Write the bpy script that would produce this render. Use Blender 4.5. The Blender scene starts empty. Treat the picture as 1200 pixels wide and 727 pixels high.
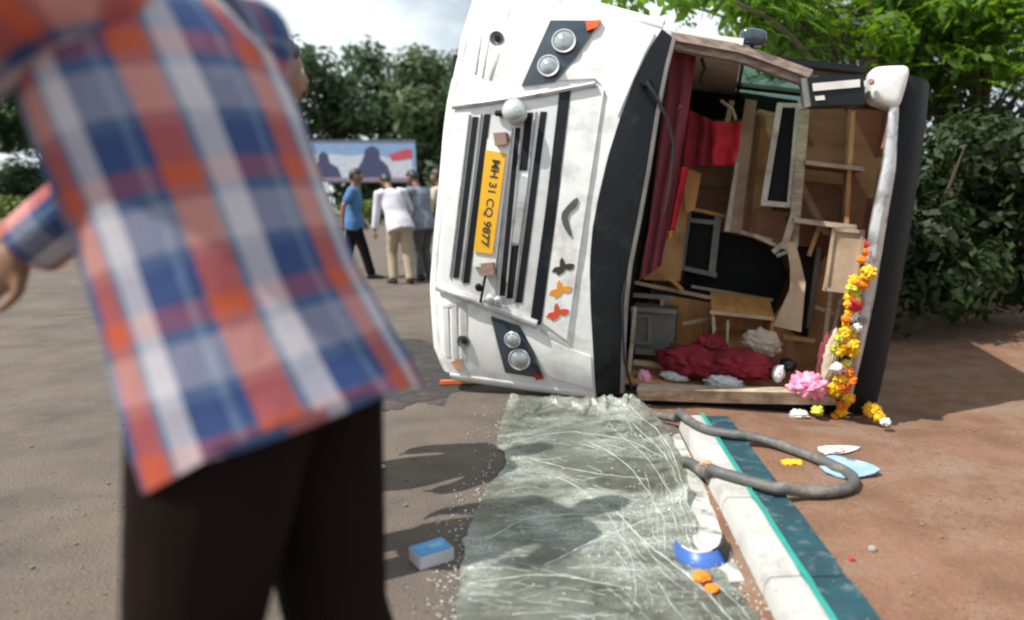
import bpy, bmesh, math, random
from math import sin, cos, pi, radians as R
from mathutils import Vector, Matrix, noise
rnd = random.Random(7)
scn = bpy.context.scene
col = scn.collection

# ------------------------------------------------------------------ camera
FPX, PPX, PPY, CAMH = 850.0, 730.0, 363.5, 1.25
PITCH = math.atan(128 / 850)
cd = bpy.data.cameras.new('camera'); cam = bpy.data.objects.new('camera', cd); col.objects.link(cam)
cam.location = (0, 0, CAMH); cam.rotation_euler = (pi / 2 - PITCH, 0, 0)
cd.sensor_width = 36; cd.lens = 36 * FPX / 1200; cd.shift_x = -(PPX - 600) / 1200
cd.clip_start = 0.05; cd.clip_end = 2000
cd.dof.use_dof = True; cd.dof.focus_distance = 3.9; cd.dof.aperture_fstop = 1.15
scn.camera = cam
scn.cycles.filter_width = 2.2
scn.cycles.max_bounces = 10; scn.cycles.transparent_max_bounces = 16

# ------------------------------------------------------------------ light
SUN = Vector((-0.50, -0.27, 0.83)).normalized()          # towards the sun
w = bpy.data.worlds.new('World'); scn.world = w; w.use_nodes = True
nt = w.node_tree; nt.nodes.clear()
out = nt.nodes.new('ShaderNodeOutputWorld'); bg = nt.nodes.new('ShaderNodeBackground')
sky = nt.nodes.new('ShaderNodeTexSky'); sky.sky_type = 'NISHITA'; sky.sun_disc = False
sky.sun_elevation = math.asin(SUN.z); sky.sun_rotation = math.atan2(SUN.x, SUN.y)
sky.air_density = 1.0; sky.dust_density = 1.5
tc = nt.nodes.new('ShaderNodeTexCoord'); mp = nt.nodes.new('ShaderNodeMapping'); mp.inputs['Scale'].default_value = (1, 1, 1.8)
mp.inputs['Location'].default_value = (3.3, 1.2, 0.4)
nz = nt.nodes.new('ShaderNodeTexNoise'); nz.inputs['Scale'].default_value = 2.3; nz.inputs['Detail'].default_value = 7; nz.inputs['Roughness'].default_value = .55
cr = nt.nodes.new('ShaderNodeValToRGB'); cr.color_ramp.elements[0].position = .31; cr.color_ramp.elements[1].position = .53
mx = nt.nodes.new('ShaderNodeMix'); mx.data_type = 'RGBA'
mx.inputs['B'].default_value = (10.3, 11.2, 11.6, 1)
nt.links.new(tc.outputs['Generated'], mp.inputs[0]); nt.links.new(mp.outputs[0], nz.inputs['Vector']); nt.links.new(nz.outputs['Fac'], cr.inputs[0])
nt.links.new(cr.outputs[0], mx.inputs['Factor']); nt.links.new(sky.outputs[0], mx.inputs['A']); nt.links.new(mx.outputs['Result'], bg.inputs[0])
bg.inputs[1].default_value = 0.075; nt.links.new(bg.outputs[0], out.inputs[0])
sd = bpy.data.lights.new('sun', 'SUN'); so = bpy.data.objects.new('sun', sd); col.objects.link(so)
sd.energy = 4.9; sd.angle = R(.6); sd.color = (1, .95, .88)
so.rotation_euler = SUN.to_track_quat('Z', 'Y').to_euler(); so.location = (-6, -4, 12)
vs = scn.view_settings; scn.display_settings.display_device = 'sRGB'
vs.view_transform = 'Standard'; vs.look = 'None'; vs.exposure = 0.42; vs.gamma = 1

# ------------------------------------------------------------------ materials
def mat(name, c, rough=.6, metal=0, var=.12, scale=6, bump=0, bscale=40, c2=None, dirt=None, spec=.5, dscale=3, dlo=.5, dhi=.68, stretch=(1, 1, 1), coat=0, speck=0):
    """base colour c varied by noise towards c2, optional dirt patches, optional bump"""
    m = bpy.data.materials.new(name); m.use_nodes = True
    t = m.node_tree; n = t.nodes; b = n['Principled BSDF']
    b.inputs['Roughness'].default_value = rough; b.inputs['Metallic'].default_value = metal
    b.inputs['Specular IOR Level'].default_value = spec
    if coat: b.inputs['Coat Weight'].default_value = coat
    tc = n.new('ShaderNodeTexCoord'); mp = n.new('ShaderNodeMapping'); mp.inputs['Scale'].default_value = stretch
    t.links.new(tc.outputs['Object'], mp.inputs[0])
    nz = n.new('ShaderNodeTexNoise'); nz.inputs['Scale'].default_value = scale; nz.inputs['Detail'].default_value = 6
    t.links.new(mp.outputs[0], nz.inputs['Vector'])
    if c2 is None: c2 = tuple(x * (1 - 2.2 * var) for x in c)
    mx = n.new('ShaderNodeMix'); mx.data_type = 'RGBA'
    mx.inputs['A'].default_value = (*c2, 1); mx.inputs['B'].default_value = (*c, 1)
    rp = n.new('ShaderNodeMapRange'); rp.inputs[1].default_value = .3; rp.inputs[2].default_value = .62
    t.links.new(nz.outputs['Fac'], rp.inputs[0]); t.links.new(rp.outputs[0], mx.inputs['Factor'])
    last = mx.outputs['Result']
    if dirt:
        n2 = n.new('ShaderNodeTexNoise'); n2.inputs['Scale'].default_value = dscale; n2.inputs['Detail'].default_value = 9; n2.inputs['Roughness'].default_value = .65
        t.links.new(tc.outputs['Object'], n2.inputs['Vector'])
        r2 = n.new('ShaderNodeMapRange'); r2.inputs[1].default_value = dlo; r2.inputs[2].default_value = dhi
        t.links.new(n2.outputs['Fac'], r2.inputs[0])
        m2 = n.new('ShaderNodeMix'); m2.data_type = 'RGBA'; m2.inputs['B'].default_value = (*dirt, 1)
        t.links.new(r2.outputs[0], m2.inputs['Factor']); t.links.new(last, m2.inputs['A']); last = m2.outputs['Result']
    if speck:
        n4 = n.new('ShaderNodeTexNoise'); n4.inputs['Scale'].default_value = 130; n4.inputs['Detail'].default_value = 3; n4.inputs['Roughness'].default_value = .8
        t.links.new(tc.outputs['Object'], n4.inputs['Vector'])
        r4 = n.new('ShaderNodeMapRange'); r4.inputs[1].default_value = .3; r4.inputs[2].default_value = .7; r4.inputs[3].default_value = 1 - speck; r4.inputs[4].default_value = 1 + speck
        t.links.new(n4.outputs['Fac'], r4.inputs[0])
        m4 = n.new('ShaderNodeMix'); m4.data_type = 'RGBA'; m4.blend_type = 'MULTIPLY'; m4.inputs['Factor'].default_value = 1
        t.links.new(last, m4.inputs['A']); t.links.new(r4.outputs[0], m4.inputs['B']); last = m4.outputs['Result']
    t.links.new(last, b.inputs['Base Color'])
    if bump:
        n3 = n.new('ShaderNodeTexNoise'); n3.inputs['Scale'].default_value = bscale; n3.inputs['Detail'].default_value = 5
        t.links.new(mp.outputs[0], n3.inputs['Vector'])
        bp = n.new('ShaderNodeBump'); bp.inputs['Strength'].default_value = bump; bp.inputs['Distance'].default_value = .01
        t.links.new(n3.outputs['Fac'], bp.inputs['Height']); t.links.new(bp.outputs[0], b.inputs['Normal'])
    return m

def leafmat(name, c, c2, trans=.3, scale=1.2):
    m = mat(name, c, .55, 0, c2=c2, scale=scale, spec=.3)
    t = m.node_tree; b = t.nodes['Principled BSDF']; o = t.nodes['Material Output']
    tr = t.nodes.new('ShaderNodeBsdfTranslucent'); tr.inputs[0].default_value = (c[0] * 1.8, c[1] * 1.8, c[2] * .8, 1)
    ms = t.nodes.new('ShaderNodeMixShader'); ms.inputs[0].default_value = trans
    t.links.new(b.outputs[0], ms.inputs[1]); t.links.new(tr.outputs[0], ms.inputs[2]); t.links.new(ms.outputs[0], o.inputs[0])
    return m

MT = {}
MT['white'] = mat('white_paint', (.78, .79, .78), .35, dirt=(.36, .335, .29), dlo=.50, dhi=.80, dscale=4.5, bump=.08, bscale=5, var=.05)
MT['grime_shade'] = mat('grimy_and_shaded_white', (.55, .57, .55), .5, dirt=(.30, .29, .26), var=.08)  # for grime, and for the painted shade of the flap crease
MT['black'] = mat('black_gloss', (.012, .015, .018), .38, dirt=(.05, .05, .05), dlo=.55, dhi=.9, dscale=5, spec=.22)
MT['slot'] = mat('black_plastic', (.010, .011, .013), .6, spec=.2)
MT['chrome'] = mat('silver_plastic', (.62, .64, .64), .28, .45, dirt=(.35, .34, .32), dscale=7, var=.06)
MT['grillew'] = mat('grille_paint', (.70, .71, .71), .3, .2, dirt=(.42, .41, .39), dscale=6, dlo=.5, dhi=.8, var=.05)
MT['steel'] = mat('silver_rim', (.62, .63, .64), .35, .5, dirt=(.20, .19, .17), dscale=9, dlo=.5, dhi=.7)
MT['rubber'] = mat('grey_rubber', (.10, .10, .095), .6, bump=.3, bscale=60, dirt=(.22, .20, .17), dscale=9)
MT['lamp'] = mat('lamp_housing', (.035, .055, .075), .15, coat=.6)
MT['lens'] = mat('lamp_lens', (.42, .47, .49), .12, .5, scale=30)
MT['orange'] = mat('orange_lens', (.75, .12, .03), .25)
MT['red_lens'] = mat('red_lens', (.35, .02, .02), .25)
MT['plate'] = mat('yellow_plate', (.80, .43, .02), .45, dirt=(.6, .36, .08), var=.04)
MT['ink'] = mat('dark_print', (.05, .035, .03), .6)
MT['decal_orange'] = mat('orange_decal', (.75, .30, .03), .5)
MT['decal_red'] = mat('red_decal', (.65, .08, .03), .5)
MT['decal_grey'] = mat('grey_emblem', (.13, .14, .14), .35, .3)
MT['block'] = mat('reddish_block', (.30, .19, .15), .75, bump=.3)
MT['ply'] = mat('plywood', (.62, .35, .155), .65, c2=(.44, .23, .095), scale=3, stretch=(6, 1, 6), bump=.1, dirt=(.28, .15, .08))
MT['plyorange'] = mat('orange_plywood', (.66, .34, .11), .6, c2=(.48, .23, .075), scale=3, stretch=(5, 1, 5), bump=.1)
MT['plydark'] = mat('brown_board', (.38, .185, .10), .6, c2=(.27, .125, .065), scale=3, stretch=(1, 4, 1), bump=.05)
MT['cream'] = mat('cream_wood', (.55, .46, .35), .65, c2=(.36, .29, .21), scale=8, stretch=(1, 6, 1), bump=.2, dirt=(.24, .18, .13), dscale=6)
MT['beige'] = mat('beige_board', (.56, .42, .29), .7, c2=(.34, .24, .16), scale=4, bump=.1)
MT['beam'] = mat('weathered_beam', (.34, .265, .22), .75, c2=(.16, .115, .09), scale=5, stretch=(.5, 9, 9), bump=.3)
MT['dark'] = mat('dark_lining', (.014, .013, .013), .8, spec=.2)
MT['greyp'] = mat('grey_plastic', (.17, .155, .145), .6, dirt=(.09, .08, .075))
MT['greyf'] = mat('grey_frame', (.26, .25, .24), .5, .3)
MT['whitef'] = mat('white_frame', (.66, .62, .55), .5, dirt=(.38, .34, .28), dscale=8)
MT['maroon'] = mat('maroon_cloth', (.20, .035, .05), .85, bump=.3, bscale=25)
MT['red'] = mat('red_cloth', (.50, .012, .028), .8, bump=.3, bscale=30, c2=(.30, .006, .016))
MT['darkred'] = mat('dark_red_cloth', (.26, .012, .028), .85, bump=.3, bscale=30, c2=(.14, .006, .014))
MT['gold'] = mat('gold_trim', (.55, .28, .05), .5)
MT['whitecloth'] = mat('white_cloth', (.66, .66, .68), .85, bump=.3, bscale=25)
MT['creamcloth'] = mat('cream_cloth', (.55, .47, .36), .85, bump=.3, bscale=25)
MT['pink'] = mat('pink_tissue', (.78, .20, .38), .75, c2=(.85, .48, .58), scale=16, bump=.4)
MT['asphalt'] = mat('asphalt', (.118, .097, .081), .92, c2=(.080, .069, .060), scale=4, bump=.9, bscale=90, dirt=(.155, .122, .096), dscale=1.3, dlo=.42, dhi=.72, speck=.55, spec=.25)
MT['dirt'] = mat('red_dirt', (.205, .115, .074), .95, c2=(.145, .080, .052), scale=4, bump=1.0, bscale=30, dirt=(.20, .14, .105), dscale=2, speck=.35, spec=.2)
MT['road_patch'] = mat('dark_road_tone', (.040, .041, .044), .8, c2=(.060, .056, .052), scale=7, bump=.8, bscale=90, speck=.5, spec=.3)  # dark speckled asphalt tone for the patch by the bus
MT['kerbw'] = mat('white_kerb_paint', (.46, .46, .445), .8, c2=(.37, .37, .35), scale=5, dirt=(.22, .19, .16), dscale=6, dlo=.50, dhi=.85, bump=.25, bscale=70)
MT['kerbt'] = mat('teal_kerb_paint', (.010, .062, .080), .6, c2=(.014, .036, .05), scale=9, dirt=(.16, .19, .20), dscale=14, dlo=.54, dhi=.78, bump=.25, bscale=70)
MT['kerbg'] = mat('green_paint_edge', (.02, .30, .24), .6, dirt=(.05, .18, .18), dscale=14)
MT['concrete'] = mat('concrete', (.33, .30, .27), .9, bump=.4)
MT['blue'] = mat('blue_plastic', (.045, .13, .42), .4)
MT['bluepack'] = mat('blue_carton', (.05, .30, .58), .45, c2=(.03, .20, .45), scale=14)
MT['palepack'] = mat('pale_carton', (.55, .53, .58), .6)
MT['bluepaper'] = mat('blue_paper', (.22, .38, .55), .6, c2=(.36, .46, .56), scale=8)
MT['paper'] = mat('white_paper', (.72, .70, .66), .8)
MT['yellow'] = mat('yellow_petals', (.82, .52, .015), .7, c2=(.78, .40, .01), scale=30)
MT['lime'] = mat('lime_petals', (.55, .58, .06), .7)
MT['oranged'] = mat('orange_petals', (.82, .25, .01), .7, c2=(.80, .15, .01), scale=30)
MT['redp'] = mat('red_petals', (.55, .02, .03), .7)
MT['whitep'] = mat('white_petals', (.75, .73, .68), .7)
MT['stem'] = mat('thread', (.25, .18, .06), .8)
MT['tyre'] = mat('tyre_rubber', (.02, .02, .02), .8)
MT['skin'] = mat('brown_skin', (.22, .115, .07), .5, var=.06)
MT['hair'] = mat('black_hair', (.012, .010, .009), .5, bump=.5, bscale=80)
MT['eye'] = mat('eye', (.6, .58, .55), .2); MT['iris'] = mat('iris', (.02, .015, .01), .2); MT['lips'] = mat('lips', (.20, .07, .055), .5)
MT['shirtw'] = mat('pale_lilac_shirt', (.62, .60, .68), .85, bump=.3, bscale=18)
MT['shirtg'] = mat('grey_blue_shirt', (.20, .23, .29), .85, bump=.3, bscale=18)
MT['shirtb'] = mat('blue_shirt', (.06, .17, .36), .85, bump=.3, bscale=18)
MT['shirtc'] = mat('cream_shirt', (.60, .52, .42), .85)
MT['shirtbr'] = mat('brown_shirt', (.16, .10, .075), .85, bump=.3, bscale=18)
MT['shirtgy'] = mat('grey_shirt', (.22, .22, .23), .85, bump=.3, bscale=18)
MT['trb'] = mat('black_trousers', (.012, .011, .012), .9, bump=.2, bscale=18, spec=.08)
MT['trbr'] = mat('dark_brown_trousers', (.013, .008, .0065), .9, bump=.2, bscale=18, spec=.06)
MT['trg'] = mat('grey_trousers', (.10, .105, .10), .85, bump=.2, bscale=18)
MT['trk'] = mat('khaki_trousers', (.42, .34, .24), .85, bump=.2, bscale=18)
MT['shoe'] = mat('dark_shoe', (.02, .015, .012), .5)
MT['bark'] = mat('bark', (.12, .09, .065), .9, bump=.8, bscale=14, stretch=(1, 1, .25))
MT['leaf_far'] = leafmat('dark_foliage', (.060, .105, .052), (.035, .062, .034), .25, .5)
MT['leaf_far2'] = leafmat('olive_foliage', (.080, .118, .055), (.045, .072, .034), .25, .5)
MT['leaf_near'] = leafmat('bright_foliage', (.11, .21, .022), (.05, .11, .016), .45, 1.6)
MT['leaf_bush'] = leafmat('yellow_green_foliage', (.12, .16, .03), (.06, .09, .02), .25, 3)
MT['leaf_dark'] = leafmat('thicket_foliage', (.035, .06, .02), (.016, .03, .012), .2, 1)
MT['grass'] = mat('verge_grass', (.10, .12, .04), .9, c2=(.17, .13, .07), scale=.6, bump=.5, bscale=6)
MT['bb_blue'] = mat('poster_blue', (.20, .32, .52), .5); MT['bb_navy'] = mat('poster_navy', (.04, .05, .12), .5)
MT['bb_red'] = mat('poster_red', (.45, .06, .09), .5); MT['bb_pale'] = mat('poster_pale', (.48, .52, .58), .5)
MT['post'] = mat('grey_post', (.16, .16, .16), .5, .5)
MT['cable'] = mat('black_cable', (.012, .012, .014), .6)

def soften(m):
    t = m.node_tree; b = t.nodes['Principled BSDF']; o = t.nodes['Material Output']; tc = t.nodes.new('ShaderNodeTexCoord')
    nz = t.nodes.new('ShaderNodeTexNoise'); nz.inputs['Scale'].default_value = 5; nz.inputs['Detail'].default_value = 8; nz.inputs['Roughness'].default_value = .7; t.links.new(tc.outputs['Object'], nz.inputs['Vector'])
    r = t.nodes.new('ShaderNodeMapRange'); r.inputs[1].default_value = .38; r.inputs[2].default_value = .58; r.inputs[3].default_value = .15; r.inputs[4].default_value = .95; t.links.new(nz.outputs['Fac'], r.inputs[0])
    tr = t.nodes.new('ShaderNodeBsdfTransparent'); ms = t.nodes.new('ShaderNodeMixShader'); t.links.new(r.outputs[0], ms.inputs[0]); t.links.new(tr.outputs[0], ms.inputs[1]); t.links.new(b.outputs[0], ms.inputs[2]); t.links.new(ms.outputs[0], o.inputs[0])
soften(MT['road_patch'])

def glass_mat():
    m = mat('tinted_pane', (.30, .36, .34), .08); t = m.node_tree
    b = t.nodes['Principled BSDF']; o = t.nodes['Material Output']
    tr = t.nodes.new('ShaderNodeBsdfTransparent'); tr.inputs[0].default_value = (.55, .68, .62, 1)
    ms = t.nodes.new('ShaderNodeMixShader'); ms.inputs[0].default_value = .35
    t.links.new(tr.outputs[0], ms.inputs[1]); t.links.new(b.outputs[0], ms.inputs[2]); t.links.new(ms.outputs[0], o.inputs[0])
    return m
MT['pane'] = glass_mat()

def shatter_mat():
    m = bpy.data.materials.new('shattered_glass'); m.use_nodes = True; t = m.node_tree; n = t.nodes; L = t.links.new
    b = n['Principled BSDF']; o = n['Material Output']
    tc = n.new('ShaderNodeTexCoord'); mp = n.new('ShaderNodeMapping'); mp.inputs['Scale'].default_value = (1, 1.6, 1); mp.inputs['Rotation'].default_value = (0, 0, .25)
    L(tc.outputs['Object'], mp.inputs[0])
    wn = n.new('ShaderNodeTexNoise'); wn.inputs['Scale'].default_value = 3; wn.inputs['Detail'].default_value = 3
    L(mp.outputs[0], wn.inputs['Vector'])
    ad = n.new('ShaderNodeMix'); ad.data_type = 'VECTOR'; ad.inputs['Factor'].default_value = .12
    L(mp.outputs[0], ad.inputs['A']); L(wn.outputs['Color'], ad.inputs['B'])
    facs = []
    for sc, wd in ((30, .10), (85, .20), (6, .022)):
        v = n.new('ShaderNodeTexVoronoi'); v.feature = 'DISTANCE_TO_EDGE'; v.inputs['Scale'].default_value = sc
        L(ad.outputs['Result'], v.inputs['Vector'])
        r = n.new('ShaderNodeMapRange'); r.inputs[1].default_value = 0; r.inputs[2].default_value = wd; r.inputs[3].default_value = 1; r.inputs[4].default_value = 0
        L(v.outputs['Distance'], r.inputs[0]); facs.append(r.outputs[0])
    pn = n.new('ShaderNodeTexNoise'); pn.inputs['Scale'].default_value = 3.2; pn.inputs['Detail'].default_value = 9; pn.inputs['Roughness'].default_value = .72
    mp2 = n.new('ShaderNodeMapping'); mp2.inputs['Scale'].default_value = (1, 2.0, 1); mp2.inputs['Rotation'].default_value = (0, 0, .45)
    L(tc.outputs['Object'], mp2.inputs[0]); L(mp2.outputs[0], pn.inputs['Vector'])
    pr = n.new('ShaderNodeMapRange'); pr.inputs[1].default_value = .43; pr.inputs[2].default_value = .68; L(pn.outputs['Fac'], pr.inputs[0])
    def mth(op, a, c):
        x = n.new('ShaderNodeMath'); x.operation = op; x.use_clamp = True
        for i, s in enumerate((a, c)):
            if isinstance(s, float): x.inputs[i].default_value = s
            else: L(s, x.inputs[i])
        return x.outputs[0]
    bn = n.new('ShaderNodeTexNoise'); bn.inputs['Scale'].default_value = 1.5; bn.inputs['Detail'].default_value = 3; L(tc.outputs['Object'], bn.inputs['Vector'])
    br = n.new('ShaderNodeMapRange'); br.inputs[1].default_value = .40; br.inputs[2].default_value = .60; br.inputs[3].default_value = .25; br.inputs[4].default_value = 1.25; L(bn.outputs['Fac'], br.inputs[0])
    fine = mth('MULTIPLY', facs[1], mth('ADD', pr.outputs[0], .10))
    f = mth('ADD', mth('MULTIPLY', facs[0], .10), mth('MULTIPLY', fine, .85))
    f = mth('ADD', f, mth('MULTIPLY', facs[2], .22))
    f = mth('ADD', f, mth('MULTIPLY', pr.outputs[0], .16))
    f = mth('MULTIPLY', f, br.outputs[0]); f = mth('ADD', f, .05)
    b.inputs['Base Color'].default_value = (.51, .545, .50, 1); b.inputs['Roughness'].default_value = .35
    bp = n.new('ShaderNodeBump'); bp.inputs['Strength'].default_value = .7; bp.inputs['Distance'].default_value = .004
    L(f, bp.inputs['Height']); L(bp.outputs[0], b.inputs['Normal'])
    tr = n.new('ShaderNodeBsdfTransparent'); tr.inputs[0].default_value = (.76, .765, .665, 1)
    gl = n.new('ShaderNodeBsdfGlossy'); gl.inputs[0].default_value = (.7, .8, .78, 1); gl.inputs['Roughness'].default_value = .12
    L(bp.outputs[0], gl.inputs['Normal'])
    m1 = n.new('ShaderNodeMixShader'); m1.inputs[0].default_value = .17; L(tr.outputs[0], m1.inputs[1]); L(gl.outputs[0], m1.inputs[2])
    m2 = n.new('ShaderNodeMixShader'); L(f, m2.inputs[0]); L(m1.outputs[0], m2.inputs[1]); L(b.outputs[0], m2.inputs[2]); L(m2.outputs[0], o.inputs[0])
    return m
MT['shatter'] = shatter_mat()

def plaid_mat():
    m = bpy.data.materials.new('plaid_cotton'); m.use_nodes = True; t = m.node_tree; n = t.nodes; L = t.links.new
    b = n['Principled BSDF']; b.inputs['Roughness'].default_value = .85
    uv = n.new('ShaderNodeUVMap'); uv.uv_map = 'UVMap'; sp = n.new('ShaderNodeSeparateXYZ'); L(uv.outputs[0], sp.inputs[0])
    O, B, W, G = (.40, .070, .030), (.018, .045, .15), (.46, .44, .48), (.09, .15, .24)
    outs = []
    for ax, bands in ((0, [(0, B), (.10, O), (.38, G), (.44, W), (.66, B), (.94, G)]), (1, [(0, W), (.34, G), (.44, O), (.62, B), (.90, G)])):
        fr = n.new('ShaderNodeMath'); fr.operation = 'FRACT'; L(sp.outputs[ax], fr.inputs[0])
        cr = n.new('ShaderNodeValToRGB'); cr.color_ramp.interpolation = 'CONSTANT'
        els = cr.color_ramp.elements
        els[0].position = 0; els[0].color = (*bands[0][1], 1); els[1].position = bands[1][0]; els[1].color = (*bands[1][1], 1)
        for p, c in bands[2:]:
            e = els.new(p); e.color = (*c, 1)
        L(fr.outputs[0], cr.inputs[0]); outs.append(cr.outputs[0])
    mx = n.new('ShaderNodeMix'); mx.data_type = 'RGBA'; mx.inputs['Factor'].default_value = .32; L(outs[0], mx.inputs['A']); L(outs[1], mx.inputs['B'])
    L(mx.outputs['Result'], b.inputs['Base Color'])
    nz = n.new('ShaderNodeTexNoise'); nz.inputs['Scale'].default_value = 9; bp = n.new('ShaderNodeBump'); bp.inputs['Strength'].default_value = .3; bp.inputs['Distance'].default_value = .02
    L(nz.outputs['Fac'], bp.inputs['Height']); L(bp.outputs[0], b.inputs['Normal'])
    return m
MT['plaid'] = plaid_mat()

# ------------------------------------------------------------------ geometry helpers
def tag(o, label=None, cat=None, group=None, kind=None):
    for k, x in (('label', label), ('category', cat), ('group', group), ('kind', kind)):
        if x: o[k] = x
    return o

class M:
    """collects vertices and faces, then links them as ONE mesh object"""
    def __init__(s): s.v = []; s.f = []; s.uv = {}
    def add(s, vs, fs, uvs=None):
        k = len(s.v); s.v += [Vector(x) for x in vs]
        for i, f in enumerate(fs):
            if uvs: s.uv[len(s.f)] = [uvs[j] for j in f]
            s.f.append([k + j for j in f])
        return s
    def prism(s, pts, off):
        n = len(pts); off = Vector(off); P = [Vector(p) for p in pts]
        s.add(P + [p + off for p in P], [list(range(n)), list(range(2 * n - 1, n - 1, -1))] + [[(i + 1) % n, i, n + i, n + (i + 1) % n] for i in range(n)])
        return s
    def box(s, a, b):
        x0, y0, z0 = a; x1, y1, z1 = b
        return s.prism([(x0, y0, z0), (x0, y1, z0), (x1, y1, z0), (x1, y0, z0)], (0, 0, z1 - z0))
    def obox(s, c, ax, ay, az):
        c, ax, ay, az = map(Vector, (c, ax, ay, az))
        return s.prism([c - ax - ay - az, c + ax - ay - az, c + ax + ay - az, c - ax + ay - az], az * 2)
    def bar(s, a, b, wd, th, up=(0, 0, 1)):
        a, b = Vector(a), Vector(b); d = (b - a); x = d.normalized(); y = Vector(up).cross(x)
        if y.length < 1e-4: y = Vector((1, 0, 0)).cross(x)
        y.normalize(); z = x.cross(y)
        return s.obox((a + b) / 2, d / 2, y * wd / 2, z * th / 2)
    def grid(s, rows, closed=False, uvs=None):
        nr, nc = len(rows), len(rows[0]); vs = [p for r in rows for p in r]; fs = []
        for i in range(nr - 1):
            for j in range(nc if closed else nc - 1):
                k = (j + 1) % nc; fs.append([i * nc + j, i * nc + k, (i + 1) * nc + k, (i + 1) * nc + j])
        return s.add(vs, fs, uvs)
    def slab(s, front, back):
        """closed thick sheet from two grids of points"""
        nr, nc = len(front), len(front[0]); k = nr * nc
        vs = [p for r in front for p in r] + [p for r in back for p in r]; fs = []
        for i in range(nr - 1):
            for j in range(nc - 1):
                a, b, c, d = i * nc + j, i * nc + j + 1, (i + 1) * nc + j + 1, (i + 1) * nc + j
                fs += [[a, b, c, d], [k + d, k + c, k + b, k + a]]
        ring = [j for j in range(nc)] + [i * nc + nc - 1 for i in range(1, nr)] + [(nr - 1) * nc + j for j in range(nc - 2, -1, -1)] + [i * nc for i in range(nr - 2, 0, -1)]
        for i in range(len(ring)):
            a, b = ring[i], ring[(i + 1) % len(ring)]; fs.append([b, a, k + a, k + b])
        return s.add(vs, fs)
    def loft(s, pts, rad, n=10, xdir=None, cap=True, uvscale=None, open_ends=False):
        pts = [Vector(p) for p in pts]; rows = []; uvs = []; acc = 0
        prev = Vector(xdir) if xdir else None
        for i, p in enumerate(pts):
            tg = (pts[min(i + 1, len(pts) - 1)] - pts[max(i - 1, 0)]).normalized()
            if prev is None: prev = tg.orthogonal()
            x = (prev - tg * prev.dot(tg)).normalized(); y = tg.cross(x); 
            if not xdir: prev = x
            r = rad[i] if isinstance(rad, (list, tuple)) else rad
            rx, ry = r if isinstance(r, (list, tuple)) else (r, r)
            rows.append([p + x * (rx * cos(2 * pi * j / n)) + y * (ry * sin(2 * pi * j / n)) for j in range(n)])
        k = len(s.v); s.grid(rows, True)
        if cap and not open_ends:
            s.f.append(list(range(k + n - 1, k - 1, -1))); e = k + (len(pts) - 1) * n; s.f.append(list(range(e, e + n)))
        return s
    def ball(s, c, r, nu=10, nv=7, fn=None):
        c = Vector(c); r = Vector(r) if not isinstance(r, (int, float)) else Vector((r, r, r)); vs = []; fs = []
        for i in range(nv + 1):
            th = pi * i / nv
            for j in range(nu):
                ph = 2 * pi * j / nu; d = Vector((sin(th) * cos(ph), sin(th) * sin(ph), cos(th)))
                p = Vector((d.x * r.x, d.y * r.y, d.z * r.z))
                if fn: p = fn(d, p)
                vs.append(c + p)
        for i in range(nv):
            for j in range(nu):
                k = (j + 1) % nu; fs.append([i * nu + j, (i + 1) * nu + j, (i + 1) * nu + k, i * nu + k])
        return s.add(vs, fs)
    def disc(s, c, nrm, r, th, n=16, dome=0):
        c = Vector(c); nrm = Vector(nrm).normalized(); x = nrm.orthogonal().normalized(); y = nrm.cross(x)
        ring = lambda rr, h: [c + nrm * h + x * (rr * cos(2 * pi * j / n)) + y * (rr * sin(2 * pi * j / n)) for j in range(n)]
        rows = [ring(r * .6, -th), ring(r, -th), ring(r, th * .6), ring(r * .9, th), ring(r * .5, th + dome * .8), ring(r * .02, th + dome)]
        return s.grid(rows, True)
    def build(s, name, m, parent=None, world=False, smooth=None, xf=None):
        """parent given: vertices are in the parent's space (or world space if world); none: origin at the base centre"""
        vs = s.v
        if xf is not None: vs = [xf @ v for v in vs]
        loc = Vector((0, 0, 0))
        if parent is not None and world:
            iv = parent.matrix_basis.inverted(); vs = [iv @ v for v in vs]
        elif parent is None:
            xs = [v.x for v in vs]; ys = [v.y for v in vs]; zs = [v.z for v in vs]
            loc = Vector(((min(xs) + max(xs)) / 2, (min(ys) + max(ys)) / 2, min(zs))); vs = [v - loc for v in vs]
        me = bpy.data.meshes.new(name); me.from_pydata([tuple(v) for v in vs], [], s.f)
        if s.uv:
            ul = me.uv_layers.new(name='UVMap')
            for p in me.polygons:
                if p.index in s.uv:
                    for li, q in zip(p.loop_indices, s.uv[p.index]): ul.data[li].uv = q
        me.validate(); bm = bmesh.new(); bm.from_mesh(me); bmesh.ops.recalc_face_normals(bm, faces=bm.faces); bm.to_mesh(me); bm.free()
        me.materials.append(MT[m] if isinstance(m, str) else m)
        if smooth is not None:
            for p in me.polygons: p.use_smooth = True
            if smooth < 179: me.set_sharp_from_angle(angle=R(smooth))
        o = bpy.data.objects.new(name, me); col.objects.link(o); o.location = loc
        if parent is not None: o.parent = parent
        return o

def empty(name, loc, label=None, cat=None, group=None, rot=None):
    o = bpy.data.objects.new(name, None); col.objects.link(o); o.empty_display_size = .1
    if rot is not None: o.matrix_basis = Matrix.Translation(loc) @ rot.to_4x4()
    else: o.location = loc; o.matrix_basis = Matrix.Translation(loc)
    return tag(o, label, cat, group)

def copy_tree(o, parent=None):
    c = o.copy(); col.objects.link(c)
    if parent: c.parent = parent
    for ch in list(o.children): copy_tree(ch, c)
    return c

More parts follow.
